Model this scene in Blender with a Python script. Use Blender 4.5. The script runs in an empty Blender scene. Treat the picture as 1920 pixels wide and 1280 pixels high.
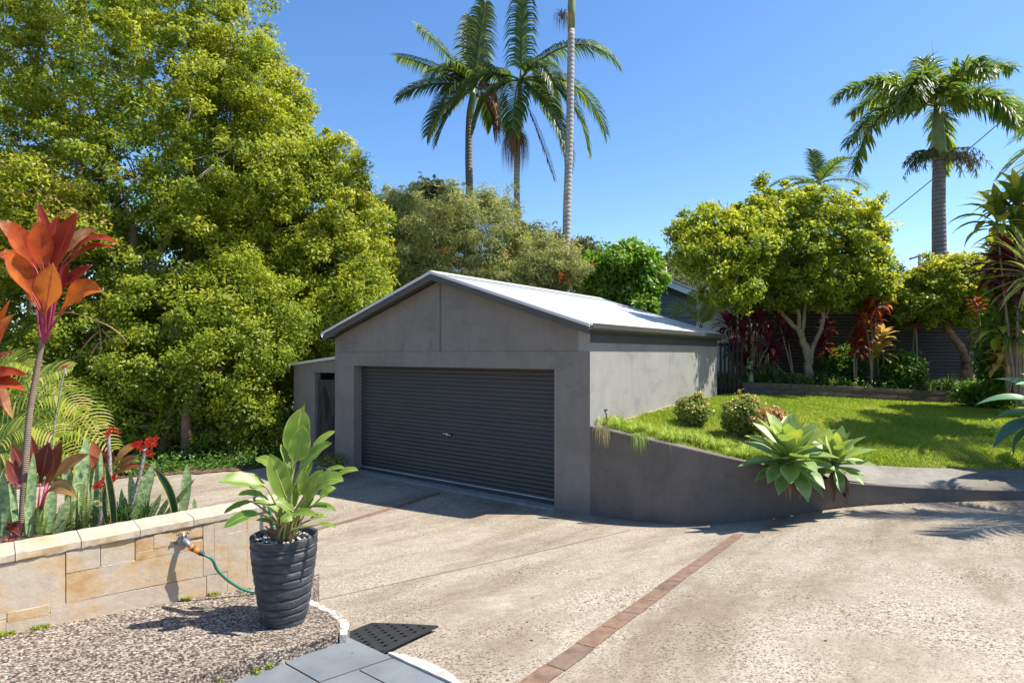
import bpy, math, random
import numpy as np
from mathutils import Vector, Matrix

S = bpy.context.scene
# ------------------------------------------------------------ camera, sky, sun, exposure
F = 1100.0            # focal length in pixels of a 1920 px wide frame
HOR = 664.0           # row of the eye level
cam_d = bpy.data.cameras.new('camera'); cam = bpy.data.objects.new('camera', cam_d)
S.collection.objects.link(cam); S.camera = cam
cam_d.sensor_width = 36; cam_d.lens = F / 1920 * 36; cam_d.shift_y = (HOR - 640) / 1920
cam_d.clip_start = 0.05; cam_d.clip_end = 3000
CZ = 1.5
cam.location = (0, 0, CZ); cam.rotation_euler = (math.radians(90), 0, 0)

SUN = Vector((0.64, 0.0, 1.0)).normalized()      # direction towards the sun
ELEV = math.asin(SUN.z); AZ = math.atan2(SUN.x, SUN.y)
W = bpy.data.worlds.new('World'); S.world = W; W.use_nodes = True
nt = W.node_tree; bg = nt.nodes['Background']
sky = nt.nodes.new('ShaderNodeTexSky'); sky.sky_type = 'NISHITA'; sky.sun_disc = False
sky.sun_elevation = ELEV; sky.sun_rotation = AZ
sky.air_density = 1.0; sky.dust_density = 0.5; sky.ozone_density = 2.6; sky.altitude = 200
hs = nt.nodes.new('ShaderNodeHueSaturation'); hs.inputs['Saturation'].default_value = 1.2; hs.inputs['Hue'].default_value = .503
nt.links.new(sky.outputs[0], hs.inputs['Color']); nt.links.new(hs.outputs[0], bg.inputs['Color']); bg.inputs['Strength'].default_value = 0.125
sd = bpy.data.lights.new('sun', 'SUN'); sun = bpy.data.objects.new('sun', sd); S.collection.objects.link(sun)
sd.energy = 5.0; sd.angle = math.radians(0.53); sd.color = (1, 0.95, 0.87)
sun.rotation_euler = SUN.to_track_quat('Z', 'Y').to_euler(); sun.location = (0, 0, 30)
S.view_settings.view_transform = 'Standard'; S.view_settings.look = 'None'
S.view_settings.exposure = 0.92; S.view_settings.gamma = 1

# ------------------------------------------------------------ helpers
def P(x, y, Z):
    """place at image column/row (1920 px frame) and real distance Z"""
    return Vector(((x - 960) / F * Z, Z, CZ - (y - HOR) / F * Z))
def PL(pts, Z): return [P(x, y, Z) for x, y in pts]

def tag(o, label=None, cat=None, group=None, kind=None):
    if label: o['label'] = label
    if cat: o['category'] = cat
    if group: o['group'] = group
    if kind: o['kind'] = kind
    return o
def thing(name, label, cat, loc, group=None):
    o = bpy.data.objects.new(name, None); S.collection.objects.link(o); o.location = loc
    o.empty_display_size = 0.2
    return tag(o, label, cat, group)
def link_mesh(name, me, mats, parent=None):
    o = bpy.data.objects.new(name, me); S.collection.objects.link(o)
    for m in (mats if isinstance(mats, (list, tuple)) else [mats]): me.materials.append(m)
    if parent is not None: o.parent = parent
    return o
def root_of(parent):
    v = Vector((0, 0, 0))
    while parent is not None:
        v = v + parent.location; parent = parent.parent
    return v

class MB:
    def __init__(s): s.v = []; s.f = []; s.uv = []; s.r = []; s.m = []; s.mi = 0
    def add(s, vs, fs, uvs=None, rnd=0.5):
        b = len(s.v)
        s.v += [tuple(v) for v in vs]
        s.uv += uvs if uvs else [(0, 0)] * len(vs)
        s.r += [rnd] * len(vs)
        for f in fs: s.f.append(tuple(b + i for i in f)); s.m.append(s.mi)
    def box(s, x0, x1, y0, y1, z0, z1, fr=None):
        vs = [Vector((x, y, z)) for z in (z0, z1) for y in (y0, y1) for x in (x0, x1)]
        if fr: vs = [fr(v) for v in vs]
        s.add(vs, [(0, 2, 3, 1), (4, 5, 7, 6), (0, 1, 5, 4), (2, 6, 7, 3), (0, 4, 6, 2), (1, 3, 7, 5)])
    def prism(s, poly, vec):
        """poly: list of 3D points, extruded along vec"""
        n = len(poly); vec = Vector(vec)
        vs = [Vector(p) for p in poly] + [Vector(p) + vec for p in poly]
        s.add(vs, [tuple(range(n))[::-1], tuple(range(n, 2 * n))] + [(i, (i + 1) % n, n + (i + 1) % n, n + i) for i in range(n)])
    def tube(s, pts, rad, sides=8, cap=True, rnd=0.5, wob=0, rng=None):
        pts = [Vector(p) for p in pts]; n = len(pts)
        if not isinstance(rad, (list, tuple)): rad = [rad] * n
        vs = []; uv = []; fs = []
        T0 = (pts[1] - pts[0]).normalized()
        ref = Vector((0, 1, 0)) if abs(T0.y) < 0.8 else Vector((1, 0, 0))
        for i, p in enumerate(pts):
            t = (pts[min(i + 1, n - 1)] - pts[max(i - 1, 0)]).normalized()
            a = t.cross(ref)
            if a.length < 1e-4: a = t.orthogonal()
            a.normalize(); b = t.cross(a)
            for k in range(sides):
                th = 2 * math.pi * k / sides
                r = rad[i] * (1 + (wob * rng.uniform(-1, 1) if rng else 0))
                vs.append(p + a * math.cos(th) * r + b * math.sin(th) * r); uv.append((k / sides, i / (n - 1)))
        for i in range(n - 1):
            for k in range(sides):
                k2 = (k + 1) % sides
                fs.append((i * sides + k, i * sides + k2, (i + 1) * sides + k2, (i + 1) * sides + k))
        if cap:
            fs.append(tuple(range(sides))[::-1]); fs.append(tuple((n - 1) * sides + k for k in range(sides)))
        s.add(vs, fs, uv, rnd)
    def blade(s, pts, w, n, prof=None, fold=0.25, seg=8, rnd=0.5, wave=0, twist=0):
        """leaf blade along a curve through pts; n: upper side direction"""
        c = curve(pts, seg); n = Vector(n); vs = []; uv = []; fs = []
        for i, p in enumerate(c):
            t = i / seg
            d = (c[min(i + 1, seg)] - c[max(i - 1, 0)]).normalized()
            sd_ = d.cross(n)
            if sd_.length < 1e-4: sd_ = d.orthogonal()
            sd_.normalize(); nn = sd_.cross(d).normalized()
            if twist:
                q = Matrix.Rotation(twist * t, 3, d); sd_ = q @ sd_; nn = q @ nn
            ww = w * (prof(t) if prof else math.sin(math.pi * min(1, max(0.0, t)) ** 0.8)) * 0.5
            wv = wave * w * math.sin(t * 17 + rnd * 9)
            vs += [p - sd_ * ww + nn * (ww * fold + wv), p, p + sd_ * ww + nn * (ww * fold - wv)]
            uv += [(0, t), (.5, t), (1, t)]
        for i in range(seg):
            a = i * 3
            fs += [(a, a + 1, a + 4, a + 3), (a + 1, a + 2, a + 5, a + 4)]
        s.add(vs, fs, uv, rnd)
    def build(s, name, mats, parent=None, smooth=True, solid=0):
        me = bpy.data.meshes.new(name); o0 = root_of(parent)
        me.from_pydata([(v[0] - o0.x, v[1] - o0.y, v[2] - o0.z) for v in s.v], [], s.f)
        if len(s.v):
            uvl = me.uv_layers.new(name='UVMap')
            li = np.empty(len(me.loops), dtype=np.int32); me.loops.foreach_get('vertex_index', li)
            uvl.data.foreach_set('uv', np.array(s.uv, dtype=np.float32)[li].ravel())
            at = me.attributes.new('rnd', 'FLOAT', 'POINT'); at.data.foreach_set('value', np.array(s.r, dtype=np.float32))
            me.polygons.foreach_set('material_index', np.array(s.m, dtype=np.int32))
            me.polygons.foreach_set('use_smooth', np.full(len(s.f), smooth))
        me.update()
        o = link_mesh(name, me, mats, parent)
        if solid:
            md = o.modifiers.new('solid', 'SOLIDIFY'); md.thickness = solid
        return o

def curve(pts, seg):
    pts = [Vector(p) for p in pts]
    if len(pts) == 2: return [pts[0].lerp(pts[1], i / seg) for i in range(seg + 1)]
    out = []
    if len(pts) == 3:
        a, b, c = pts
        b2 = b * 2 - (a + c) * 0.5            # curve passes through b
        for i in range(seg + 1):
            t = i / seg; out.append(a * (1 - t) ** 2 + b2 * 2 * t * (1 - t) + c * t * t)
        return out
    m = len(pts) - 1
    for i in range(seg + 1):
        u = i / seg * m; k = min(int(u), m - 1); t = u - k
        p0 = pts[max(k - 1, 0)]; p1 = pts[k]; p2 = pts[k + 1]; p3 = pts[min(k + 2, m)]
        out.append(0.5 * ((2 * p1) + (p2 - p0) * t + (2 * p0 - 5 * p1 + 4 * p2 - p3) * t * t + (3 * p1 - p0 - 3 * p2 + p3) * t ** 3))
    return out
def lin(rs, seg):
    m = len(rs) - 1; out = []
    for i in range(seg + 1):
        u = i / seg * m; k = min(int(u), m - 1); out.append(rs[k] + (rs[k + 1] - rs[k]) * (u - k))
    return out

def np_mesh(name, V, faces_n, nv, mats, parent=None, rnd=None, smooth=False):
    """V (N*nv,3); every element has nv verts and the faces in faces_n (list of tuples, all the same size)"""
    me = bpy.data.meshes.new(name); o0 = root_of(parent)
    V = V - np.array([o0.x, o0.y, o0.z])
    N = len(V) // nv; k = len(faces_n[0])
    fn = np.array(faces_n, dtype=np.int64)
    L = (np.arange(N)[:, None, None] * nv + fn[None]).reshape(-1).astype(np.int32)
    me.vertices.add(len(V)); me.vertices.foreach_set('co', V.astype(np.float32).ravel())
    me.loops.add(len(L)); me.loops.foreach_set('vertex_index', L)
    nf = len(L) // k
    me.polygons.add(nf); me.polygons.foreach_set('loop_start', (np.arange(nf) * k).astype(np.int32))
    if smooth: me.polygons.foreach_set('use_smooth', np.ones(nf, dtype=bool))
    if rnd is not None:
        at = me.attributes.new('rnd', 'FLOAT', 'POINT'); at.data.foreach_set('value', np.repeat(rnd, nv).astype(np.float32))
    me.update(calc_edges=True)
    return link_mesh(name, me, mats, parent)

def unit(a): return a / np.maximum(np.linalg.norm(a, axis=1, keepdims=True), 1e-9)
def leaves(name, pos, nrm, L, Wd, mats, rng, parent=None, rnd=None, droop=0.0, dirs=None, fold=0.25):
    """one small folded leaf (4 verts, 2 tris) at each position"""
    N = len(pos); nrm = unit(nrm)
    d = rng.normal(size=(N, 3)) if dirs is None else dirs
    d[:, 2] -= droop
    d = unit(d - nrm * (d * nrm).sum(1, keepdims=True)); sd_ = np.cross(d, nrm)
    l = L * rng.uniform(0.65, 1.25, (N, 1)); w = Wd * rng.uniform(0.7, 1.2, (N, 1)) * 0.5
    V = np.empty((N, 4, 3))
    V[:, 0] = pos; V[:, 2] = pos + d * l
    V[:, 1] = pos + d * l * 0.5 + sd_ * w + nrm * w * fold
    V[:, 3] = pos + d * l * 0.5 - sd_ * w + nrm * w * fold
    return np_mesh(name, V.reshape(-1, 3), [(0, 1, 2), (0, 2, 3)], 4, mats, parent, rnd)

# ------------------------------------------------------------ materials
def ramp(nt, stops, fac=None, interp='LINEAR'):
    r = nt.nodes.new('ShaderNodeValToRGB'); e = r.color_ramp.elements; r.color_ramp.interpolation = interp
    e[0].position, e[0].color = stops[0][0], (*stops[0][1], 1)
    e[1].position, e[1].color = stops[-1][0], (*stops[-1][1], 1)
    for p, c in stops[1:-1]:
        x = e.new(p); x.color = (*c, 1)
    if fac is not None: nt.links.new(fac, r.inputs[0])
    return r.outputs[0]
def newmat(name, rough=0.8, spec=0.3):
    m = bpy.data.materials.new(name); m.use_nodes = True
    b = m.node_tree.nodes['Principled BSDF']; b.inputs['Roughness'].default_value = rough
    b.inputs['Specular IOR Level'].default_value = spec
    return m, m.node_tree, b
def noise(nt, scale, detail=4, rough=0.6, coord=None, dist=0, mapping=None):
    tc = nt.nodes.new('ShaderNodeTexCoord'); n = nt.nodes.new('ShaderNodeTexNoise')
    n.inputs['Scale'].default_value = scale; n.inputs['Detail'].default_value = detail
    n.inputs['Roughness'].default_value = rough; n.inputs['Distortion'].default_value = dist
    src = coord or tc.outputs['Object']
    if mapping:
        mp = nt.nodes.new('ShaderNodeMapping'); mp.inputs['Scale'].default_value = mapping[0]
        if len(mapping) > 1: mp.vector_type = 'TEXTURE'; mp.inputs['Rotation'].default_value = mapping[1]
        nt.links.new(src, mp.inputs[0]); src = mp.outputs[0]
    nt.links.new(src, n.inputs['Vector'])
    return n.outputs['Fac']
def voro(nt, scale, feat='F1', out='Distance', rand=1.0):
    tc = nt.nodes.new('ShaderNodeTexCoord'); n = nt.nodes.new('ShaderNodeTexVoronoi'); n.feature = feat
    n.inputs['Scale'].default_value = scale; n.inputs['Randomness'].default_value = rand
    nt.links.new(tc.outputs['Object'], n.inputs['Vector'])
    return n.outputs[out]
def mix(nt, fac, a, b, mode='MIX'):
    n = nt.nodes.new('ShaderNodeMix'); n.data_type = 'RGBA'; n.blend_type = mode
    for s_, v in ((n.inputs[0], fac), (n.inputs[6], a), (n.inputs[7], b)):
        if isinstance(v, (int, float)): s_.default_value = v
        elif isinstance(v, tuple): s_.default_value = (*v, 1)
        else: nt.links.new(v, s_)
    return n.outputs[2]
def math_(nt, op, a, b=0.0, clamp=False):
    n = nt.nodes.new('ShaderNodeMath'); n.operation = op; n.use_clamp = clamp
    for s_, v in ((n.inputs[0], a), (n.inputs[1], b)):
        if isinstance(v, (int, float)): s_.default_value = v
        else: nt.links.new(v, s_)
    return n.outputs[0]
def bump(nt, b, h, strength=0.4, dist=0.01):
    n = nt.nodes.new('ShaderNodeBump'); n.inputs['Strength'].default_value = strength; n.inputs['Distance'].default_value = dist
    nt.links.new(h, n.inputs['Height']); nt.links.new(n.outputs[0], b.inputs['Normal'])
def attr(nt, name='rnd'):
    n = nt.nodes.new('ShaderNodeAttribute'); n.attribute_name = name; return n.outputs['Fac']

def m_simple(name, c1, c2, scale=4, rough=0.8, spec=0.3, bs=0, bscale=60, metal=0, detail=5, mapping=None):
    m, nt, b = newmat(name, rough, spec)
    f = noise(nt, scale, detail, 0.62, mapping=mapping)
    nt.links.new(ramp(nt, [(0.3, c1), (0.7, c2)], f), b.inputs['Base Color'])
    b.inputs['Metallic'].default_value = metal
    if bs: bump(nt, b, noise(nt, bscale, 4), bs, 0.01)
    return m
def m_leaf(name, stops, trans=0.35, rough=0.5, spec=0.35, tcol=1.5, ns=0):
    """foliage: colour varies leaf by leaf, light shines through"""
    m, nt, b = newmat(name, rough, spec)
    f = attr(nt)
    if ns:
        f = math_(nt, 'ADD', math_(nt, 'MULTIPLY', f, 0.65), math_(nt, 'MULTIPLY', noise(nt, ns, 3), 0.35))
    col = ramp(nt, stops, f); nt.links.new(col, b.inputs['Base Color'])
    add_trans(m, nt, b, col, trans, tcol)
    return m
def add_trans(m, nt, b, col, trans, tcol=1.5):
    tr = nt.nodes.new('ShaderNodeBsdfTranslucent')
    mx = mix(nt, 1.0, col, (tcol, tcol, tcol * 0.55), 'MULTIPLY')
    nt.links.new(mx, tr.inputs[0])
    ms = nt.nodes.new('ShaderNodeMixShader'); ms.inputs[0].default_value = trans
    nt.links.new(b.outputs[0], ms.inputs[1]); nt.links.new(tr.outputs[0], ms.inputs[2])
    nt.links.new(ms.outputs[0], nt.nodes['Material Output'].inputs['Surface'])
def m_blade(name, c_mid, c_edge, edge=0.86, trans=0.3, rough=0.45, spec=0.4, rnd_stops=None, stripes=None, tip=None, blotch=None, midrib=None):
    """long leaf: colour across (u) and along (v) the blade"""
    m, nt, b = newmat(name, rough, spec)
    uvn = nt.nodes.new('ShaderNodeUVMap'); sx = nt.nodes.new('ShaderNodeSeparateXYZ'); nt.links.new(uvn.outputs[0], sx.inputs[0])
    ax = math_(nt, 'ABSOLUTE', math_(nt, 'SUBTRACT', math_(nt, 'MULTIPLY', sx.outputs[0], 2), 1))
    base = ramp(nt, rnd_stops, attr(nt)) if rnd_stops else None
    mid = base if base is not None else c_mid
    if blotch:
        mid = mix(nt, ramp(nt, [(0.4, (0, 0, 0)), (0.62, (1, 1, 1))], noise(nt, blotch[1], 4)), mid, blotch[0])
    if stripes:
        mp = nt.nodes.new('ShaderNodeMapping'); mp.inputs['Scale'].default_value = (1.5, stripes[1], 1)
        nt.links.new(uvn.outputs[0], mp.inputs[0])
        nz = noise(nt, 1.0, 3, 0.7, coord=mp.outputs[0], dist=0.8)
        mid = mix(nt, ramp(nt, [(0.42, (0, 0, 0)), (0.58, (1, 1, 1))], nz), mid, stripes[0])
    if midrib: mid = mix(nt, ramp(nt, [(0.0, (1, 1, 1)), (0.1, (0, 0, 0))], ax), mid, midrib)
    if tip: mid = mix(nt, ramp(nt, [(tip[1], (0, 0, 0)), (1, (1, 1, 1))], sx.outputs[1]), mid, tip[0])
    col = mix(nt, ramp(nt, [(edge - 0.08, (0, 0, 0)), (edge + 0.04, (1, 1, 1))], ax), mid, c_edge)
    nt.links.new(col, b.inputs['Base Color'])
    mp2 = nt.nodes.new('ShaderNodeMapping'); mp2.inputs['Scale'].default_value = (14, 1.2, 1)
    nt.links.new(uvn.outputs[0], mp2.inputs[0])
    bump(nt, b, noise(nt, 2, 2, coord=mp2.outputs[0]), 0.25, 0.004)
    add_trans(m, nt, b, col, trans)
    return m
# ------------------------------------------------------------ terrain heights
def tps(ctrl):
    C = np.array(ctrl, float); n = len(C); X = C[:, :2]
    def U(r): return np.where(r > 1e-9, r * r * np.log(np.maximum(r, 1e-9)), 0)
    K = U(np.linalg.norm(X[:, None] - X[None], axis=2)) + np.eye(n) * 0.02
    Pm = np.hstack([np.ones((n, 1)), X]); A = np.zeros((n + 3, n + 3))
    A[:n, :n] = K; A[:n, n:] = Pm; A[n:, :n] = Pm.T
    w = np.linalg.solve(A, np.concatenate([C[:, 2], np.zeros(3)]))
    def f(x, y):
        x = np.asarray(x, float); y = np.asarray(y, float)
        q = np.stack([x, y], -1); r = np.linalg.norm(q[..., None, :] - X, axis=-1)
        return (U(r) * w[:n]).sum(-1) + w[n] + w[n + 1] * x + w[n + 2] * y
    return f
drive = tps([(1.18, 8.9, -.94), (-1.3, 10.8, -.94), (-3.83, 12.67, -.94), (-6, 14.3, -.94), (-9, 14, -.95), (-6.7, 11, -.94), (-5, 9, -.93),
    (-2.6, 8.4, -.92), (-.5, 8.9, -.93), (2.23, 8.13, -.85), (3.11, 7.78, -.72), (4.4, 7.69, -.5), (6.5, 7.45, -.35), (9, 7.3, -.2), (13, 7, 0),
    (-.6, 3.2, -.165), (-.2, 2.7, -.15), (.6, 2.6, -.11), (1.5, 3, -.08), (-1.4, 4.4, -.38), (0, 5, -.40), (2, 5, -.30), (4, 4, -.06), (8, 4, .05), (0, 0, -.14), (-1, 1, -.16),
    (4, 0, .1), (-3, 6.5, -.75), (-8, 6, -.9), (-4, 0, -.1), (-12, 12, -1), (12, 0, .2), (-14, 20, -1.0), (-20, 8, -1), (-5, 22, -1)])
lawnz = tps([(1.18, 8.9, .40), (2.23, 8.13, .236), (3.11, 7.78, .07), (4.4, 7.69, -.16), (6.5, 7.45, -.235), (9, 7.3, -.15), (5.02, 8.63, -.10), (7.2, 8.25, -.12),
    (10, 8.1, -.05), (4.81, 13.76, .54), (3.23, 11.64, .516), (2.0, 10.0, .42), (6.9, 14.1, .5), (10.6, 14.07, .31), (6, 11, .27), (3.2, 9.6, .33), (14, 14, .2), (14, 8, 0), (12, 11, .15)])

G0 = Vector((1.183, 8.915, 0)); GA = Vector((-.8, .6, 0)); GB = Vector((.6, .8, 0))
def gf(v):           # garage frame (along front to the left, into the depth, height) -> world
    return G0 + GA * v[0] + GB * v[1] + Vector((0, 0, v[2]))

def grid_sheet(name, xs, ys, zf, mat, keep=None, kind='structure', dz=0):
    X, Y = np.meshgrid(xs, ys); Z = zf(X, Y) + dz
    nx, ny = len(xs), len(ys)
    vs = np.stack([X, Y, Z], -1).reshape(-1, 3)
    fs = []
    for j in range(ny - 1):
        for i in range(nx - 1):
            if keep is None or keep((xs[i] + xs[i + 1]) / 2, (ys[j] + ys[j + 1]) / 2):
                a = j * nx + i; fs.append((a, a + 1, a + nx + 1, a + nx))
    me = bpy.data.meshes.new(name); me.from_pydata(vs.tolist(), [], fs); me.update()
    me.polygons.foreach_set('use_smooth', [True] * len(fs))
    return tag(link_mesh(name, me, mat), kind=kind)

# ------------------------------------------------------------ hard materials
def m_aggregate(name, cols, scale, soft, stain, bumpd=0.004, wl=.42):
    m, nt, b = newmat(name, 0.85, 0.25)
    v = voro(nt, scale, 'F1', 'Color'); bw = nt.nodes.new('ShaderNodeSeparateColor'); nt.links.new(v, bw.inputs[0])
    peb = ramp(nt, cols, bw.outputs[0])
    paste = ramp(nt, [(0.35, soft[0]), (0.65, soft[1])], noise(nt, 9, 5))
    worn = ramp(nt, [(wl, (.3, .3, .3)), (wl + .18, (1, 1, 1))], noise(nt, 1.3, 6, .7))
    col = mix(nt, worn, paste, peb)
    st = ramp(nt, [(0.36, stain), (0.56, (1, 1, 1))], noise(nt, 1.0, 6, .65, mapping=((3.2, .75, 1), (0, 0, math.radians(56)))))
    col = mix(nt, 1.0, col, st, 'MULTIPLY')
    st2 = ramp(nt, [(0.35, (.88, .86, .83)), (0.6, (1.06, 1.05, 1.03))], noise(nt, 2.6, 7, .72))
    col = mix(nt, 1.0, col, st2, 'MULTIPLY')
    nt.links.new(col, b.inputs['Base Color'])
    h = math_(nt, 'SUBTRACT', noise(nt, 40, 4), voro(nt, scale))
    bump(nt, b, h, 0.55, bumpd)
    return m
M = {}
M['drive'] = m_aggregate('driveway_aggregate', [(0, (.05, .042, .035)), (.18, (.15, .125, .10)), (.30, (.31, .265, .205)), (.8, (.39, .335, .265)), (1, (.49, .43, .355))], 105,
                         ((.29, .245, .19), (.38, .325, .255)), (.66, .62, .56))
M['slab'] = m_aggregate('pebble_slab', [(0, (.035, .027, .024)), (.3, (.095, .078, .064)), (.55, (.21, .17, .138)), (1, (.44, .38, .32))], 100,
                        ((.22, .175, .145), (.34, .28, .235)), (.86, .82, .78), 0.007, .22)
M['path'] = m_aggregate('path_concrete', [(0, (.10, .09, .08)), (.5, (.22, .20, .18)), (1, (.32, .30, .27))], 110, ((.22, .2, .17), (.28, .26, .22)), (.7, .66, .6), 0.003)
def m_render(name, c, dark=.82, light=1.12):
    m, nt, b = newmat(name, 0.78, 0.25)
    a = ramp(nt, [(0.28, tuple(x * dark for x in c)), (0.5, c), (0.72, tuple(x * light for x in c))], noise(nt, 1.6, 7, .66, dist=.6))
    pt = ramp(nt, [(0.60, (1, 1, 1)), (0.66, (.88, .885, .9))], noise(nt, 2.1, 3, .5, mapping=((1, 1, 2.2),)))
    dr = ramp(nt, [(0.35, (.94, .94, .94)), (0.6, (1.02, 1.02, 1.02))], noise(nt, 3.5, 5, .6, mapping=((3, 3, .4),)))
    col = mix(nt, 1, mix(nt, 1, a, pt, 'MULTIPLY'), dr, 'MULTIPLY')
    nt.links.new(col, b.inputs['Base Color']); bump(nt, b, noise(nt, 45, 6, .7), .35, .006)
    return m
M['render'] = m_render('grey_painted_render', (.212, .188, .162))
M['render3'] = m_render('lit_side_render', (.29, .278, .25), .80, 1.08)  # lighter, cleaner side coat; sunlit brightness is also put into its colour
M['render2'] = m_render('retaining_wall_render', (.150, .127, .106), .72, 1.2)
M['metal_dark'] = m_simple('charcoal_steel', (.045, .046, .05), (.058, .058, .062), 3, .42, .5)
M['door'] = m_simple('roller_door_steel', (.042, .038, .035), (.054, .049, .045), 1.5, .45, .5, mapping=((1, 1, 3),))
M['black'] = m_simple('black_void', (.01, .01, .01), (.015, .015, .015), 3, .7)
M['trim'] = m_simple('bronze_trim', (.060, .054, .047), (.080, .072, .063), 3, .5, .4)
M['roof'] = m_simple('cream_corrugated_steel', (.54, .54, .52), (.64, .64, .62), 2, .38, .5)
M['white'] = m_simple('white_paint', (.70, .70, .68), (.80, .80, .78), 3, .6, .3, .2, 40)
M['conc'] = m_simple('concrete_sill', (.20, .19, .175), (.33, .31, .285), 9, .85, .2, .4, 60)
M['brick'] = m_simple('terracotta_paver', (.15, .092, .062), (.26, .17, .12), 14, .9, .15, .5, 90)
M['brick2'] = m_simple('terracotta_paver_dark', (.12, .085, .062), (.23, .16, .115), 10, .9, .15, .5, 90)
M['joint'] = m_simple('joint_dark', (.09, .075, .06), (.15, .12, .09), 30, .95, .1)
M['tile'] = m_simple('bluestone_tile', (.115, .13, .138), (.19, .205, .212), 3.2, .55, .4, .12, 30, detail=7)
M['grout'] = m_simple('grout', (.17, .155, .135), (.30, .27, .23), 25, .95, .1, .5, 60)
M['rubber'] = m_simple('black_rubber', (.018, .018, .019), (.035, .034, .033), 12, .6, .35, .3, 120)
M['mortarw'] = m_simple('white_mortar', (.30, .27, .23), (.56, .53, .48), 12, .9, .2, .5, 60)
M['soil'] = m_simple('garden_soil', (.045, .03, .02), (.14, .10, .07), 14, .95, .1, .9, 30)
M['litter'] = m_simple('leaf_litter_ground', (.045, .032, .02), (.19, .135, .085), 7, .95, .1, .9, 24, detail=8)
M['earth'] = m_simple('grassy_earth', (.05, .06, .025), (.10, .10, .045), 2, .95, .1, .5, 10)
M['timber'] = m_simple('weathered_sleeper', (.055, .042, .032), (.17, .135, .105), 5, .9, .15, .7, 30, mapping=((1, 12, 14),))
def m_lawn():
    m, nt, b = newmat('lawn_turf', .9, .15)
    a = ramp(nt, [(0.3, (.15, .22, .03)), (0.5, (.23, .29, .045)), (0.72, (.34, .36, .08))], noise(nt, 7, 7, .7))
    d = ramp(nt, [(0.40, (0, 0, 0)), (0.60, (1, 1, 1))], noise(nt, 1.1, 6, .65))
    col = mix(nt, d, a, (.23, .19, .085)); nt.links.new(col, b.inputs['Base Color'])
    bump(nt, b, noise(nt, 55, 4, .8), .9, .03); return m
M['lawn'] = m_lawn()
def m_sandstone(name, sh):
    m, nt, b = newmat(name, .85, .2)
    n1 = noise(nt, 1.7, 3, .5, dist=2.2, mapping=((1, 1, 2.6),))
    band = nt.nodes.new('ShaderNodeTexWave'); band.wave_type = 'BANDS'; band.bands_direction = 'DIAGONAL'
    band.inputs['Scale'].default_value = 1.3; band.inputs['Distortion'].default_value = 14; band.inputs['Detail'].default_value = 4; band.inputs['Detail Scale'].default_value = .8
    tc = nt.nodes.new('ShaderNodeTexCoord'); nt.links.new(tc.outputs['Object'], band.inputs['Vector'])
    ad = math_(nt, 'ADD', n1, math_(nt, 'MULTIPLY', math_(nt, 'SUBTRACT', attr(nt), .5), .42))
    ad = math_(nt, 'ADD', ad, math_(nt, 'MULTIPLY', math_(nt, 'SUBTRACT', band.outputs['Fac'], .5), .17))
    col = ramp(nt, [(0.2, (.45, .375, .295)), (0.42, (.47, .38, .285)), (0.52, (.49, .365, .235)), (.66, (.47, .31, .16)), (.85, (.36, .20, .085))], ad)
    sp = ramp(nt, [(0.3, (.86, .84, .8)), (0.6, (1.03, 1.03, 1.03))], noise(nt, 18, 7, .7))
    col = mix(nt, 1, col, sp, 'MULTIPLY'); nt.links.new(col, b.inputs['Base Color'])
    bump(nt, b, noise(nt, 26, 6, .7), .45, .008); return m
M['stone'] = m_sandstone('sandstone', 0)
M['ballmortar'] = m_simple('stone_joint', (.20, .16, .12), (.34, .28, .21), 20, .95, .1)

# ------------------------------------------------------------ ground, driveway, lawn, beds
def cat_(*a): return np.concatenate(a)
xs = cat_([-1500, -700, -300, -140, -70, -45], np.arange(-30, 30.1, 1.0), [45, 70, 140, 300, 700, 1500])
ys = cat_([-600, -200, -70, -30], np.arange(-15, 40.1, 1.0), [60, 90, 150, 300, 700, 1500])
def gz(X, Y):
    near = np.clip(drive(np.clip(X, -14, 13), np.clip(Y, -3, 20)), -1.1, .3) - .06
    return near
grid_sheet('ground', xs, ys, gz, M['litter'])
def in_drive(x, y):
    return y > -4
xs = np.arange(-10, 14.01, .25); ys = np.arange(-4, 15.01, .25)
ledge = lambda x: (14.6 if x > -5.3 else 12.55 + (x + 5.2) * .42 + .12 * math.sin(x * 2.3) + .05 * math.sin(x * 9.1) + .03 * math.sin(x * 23))
dsheet = grid_sheet('driveway', xs, ys, lambda X, Y: drive(X, Y) + .010 * np.exp(-((Y - 3.3) ** 2)) , M['drive'], in_drive)

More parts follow.
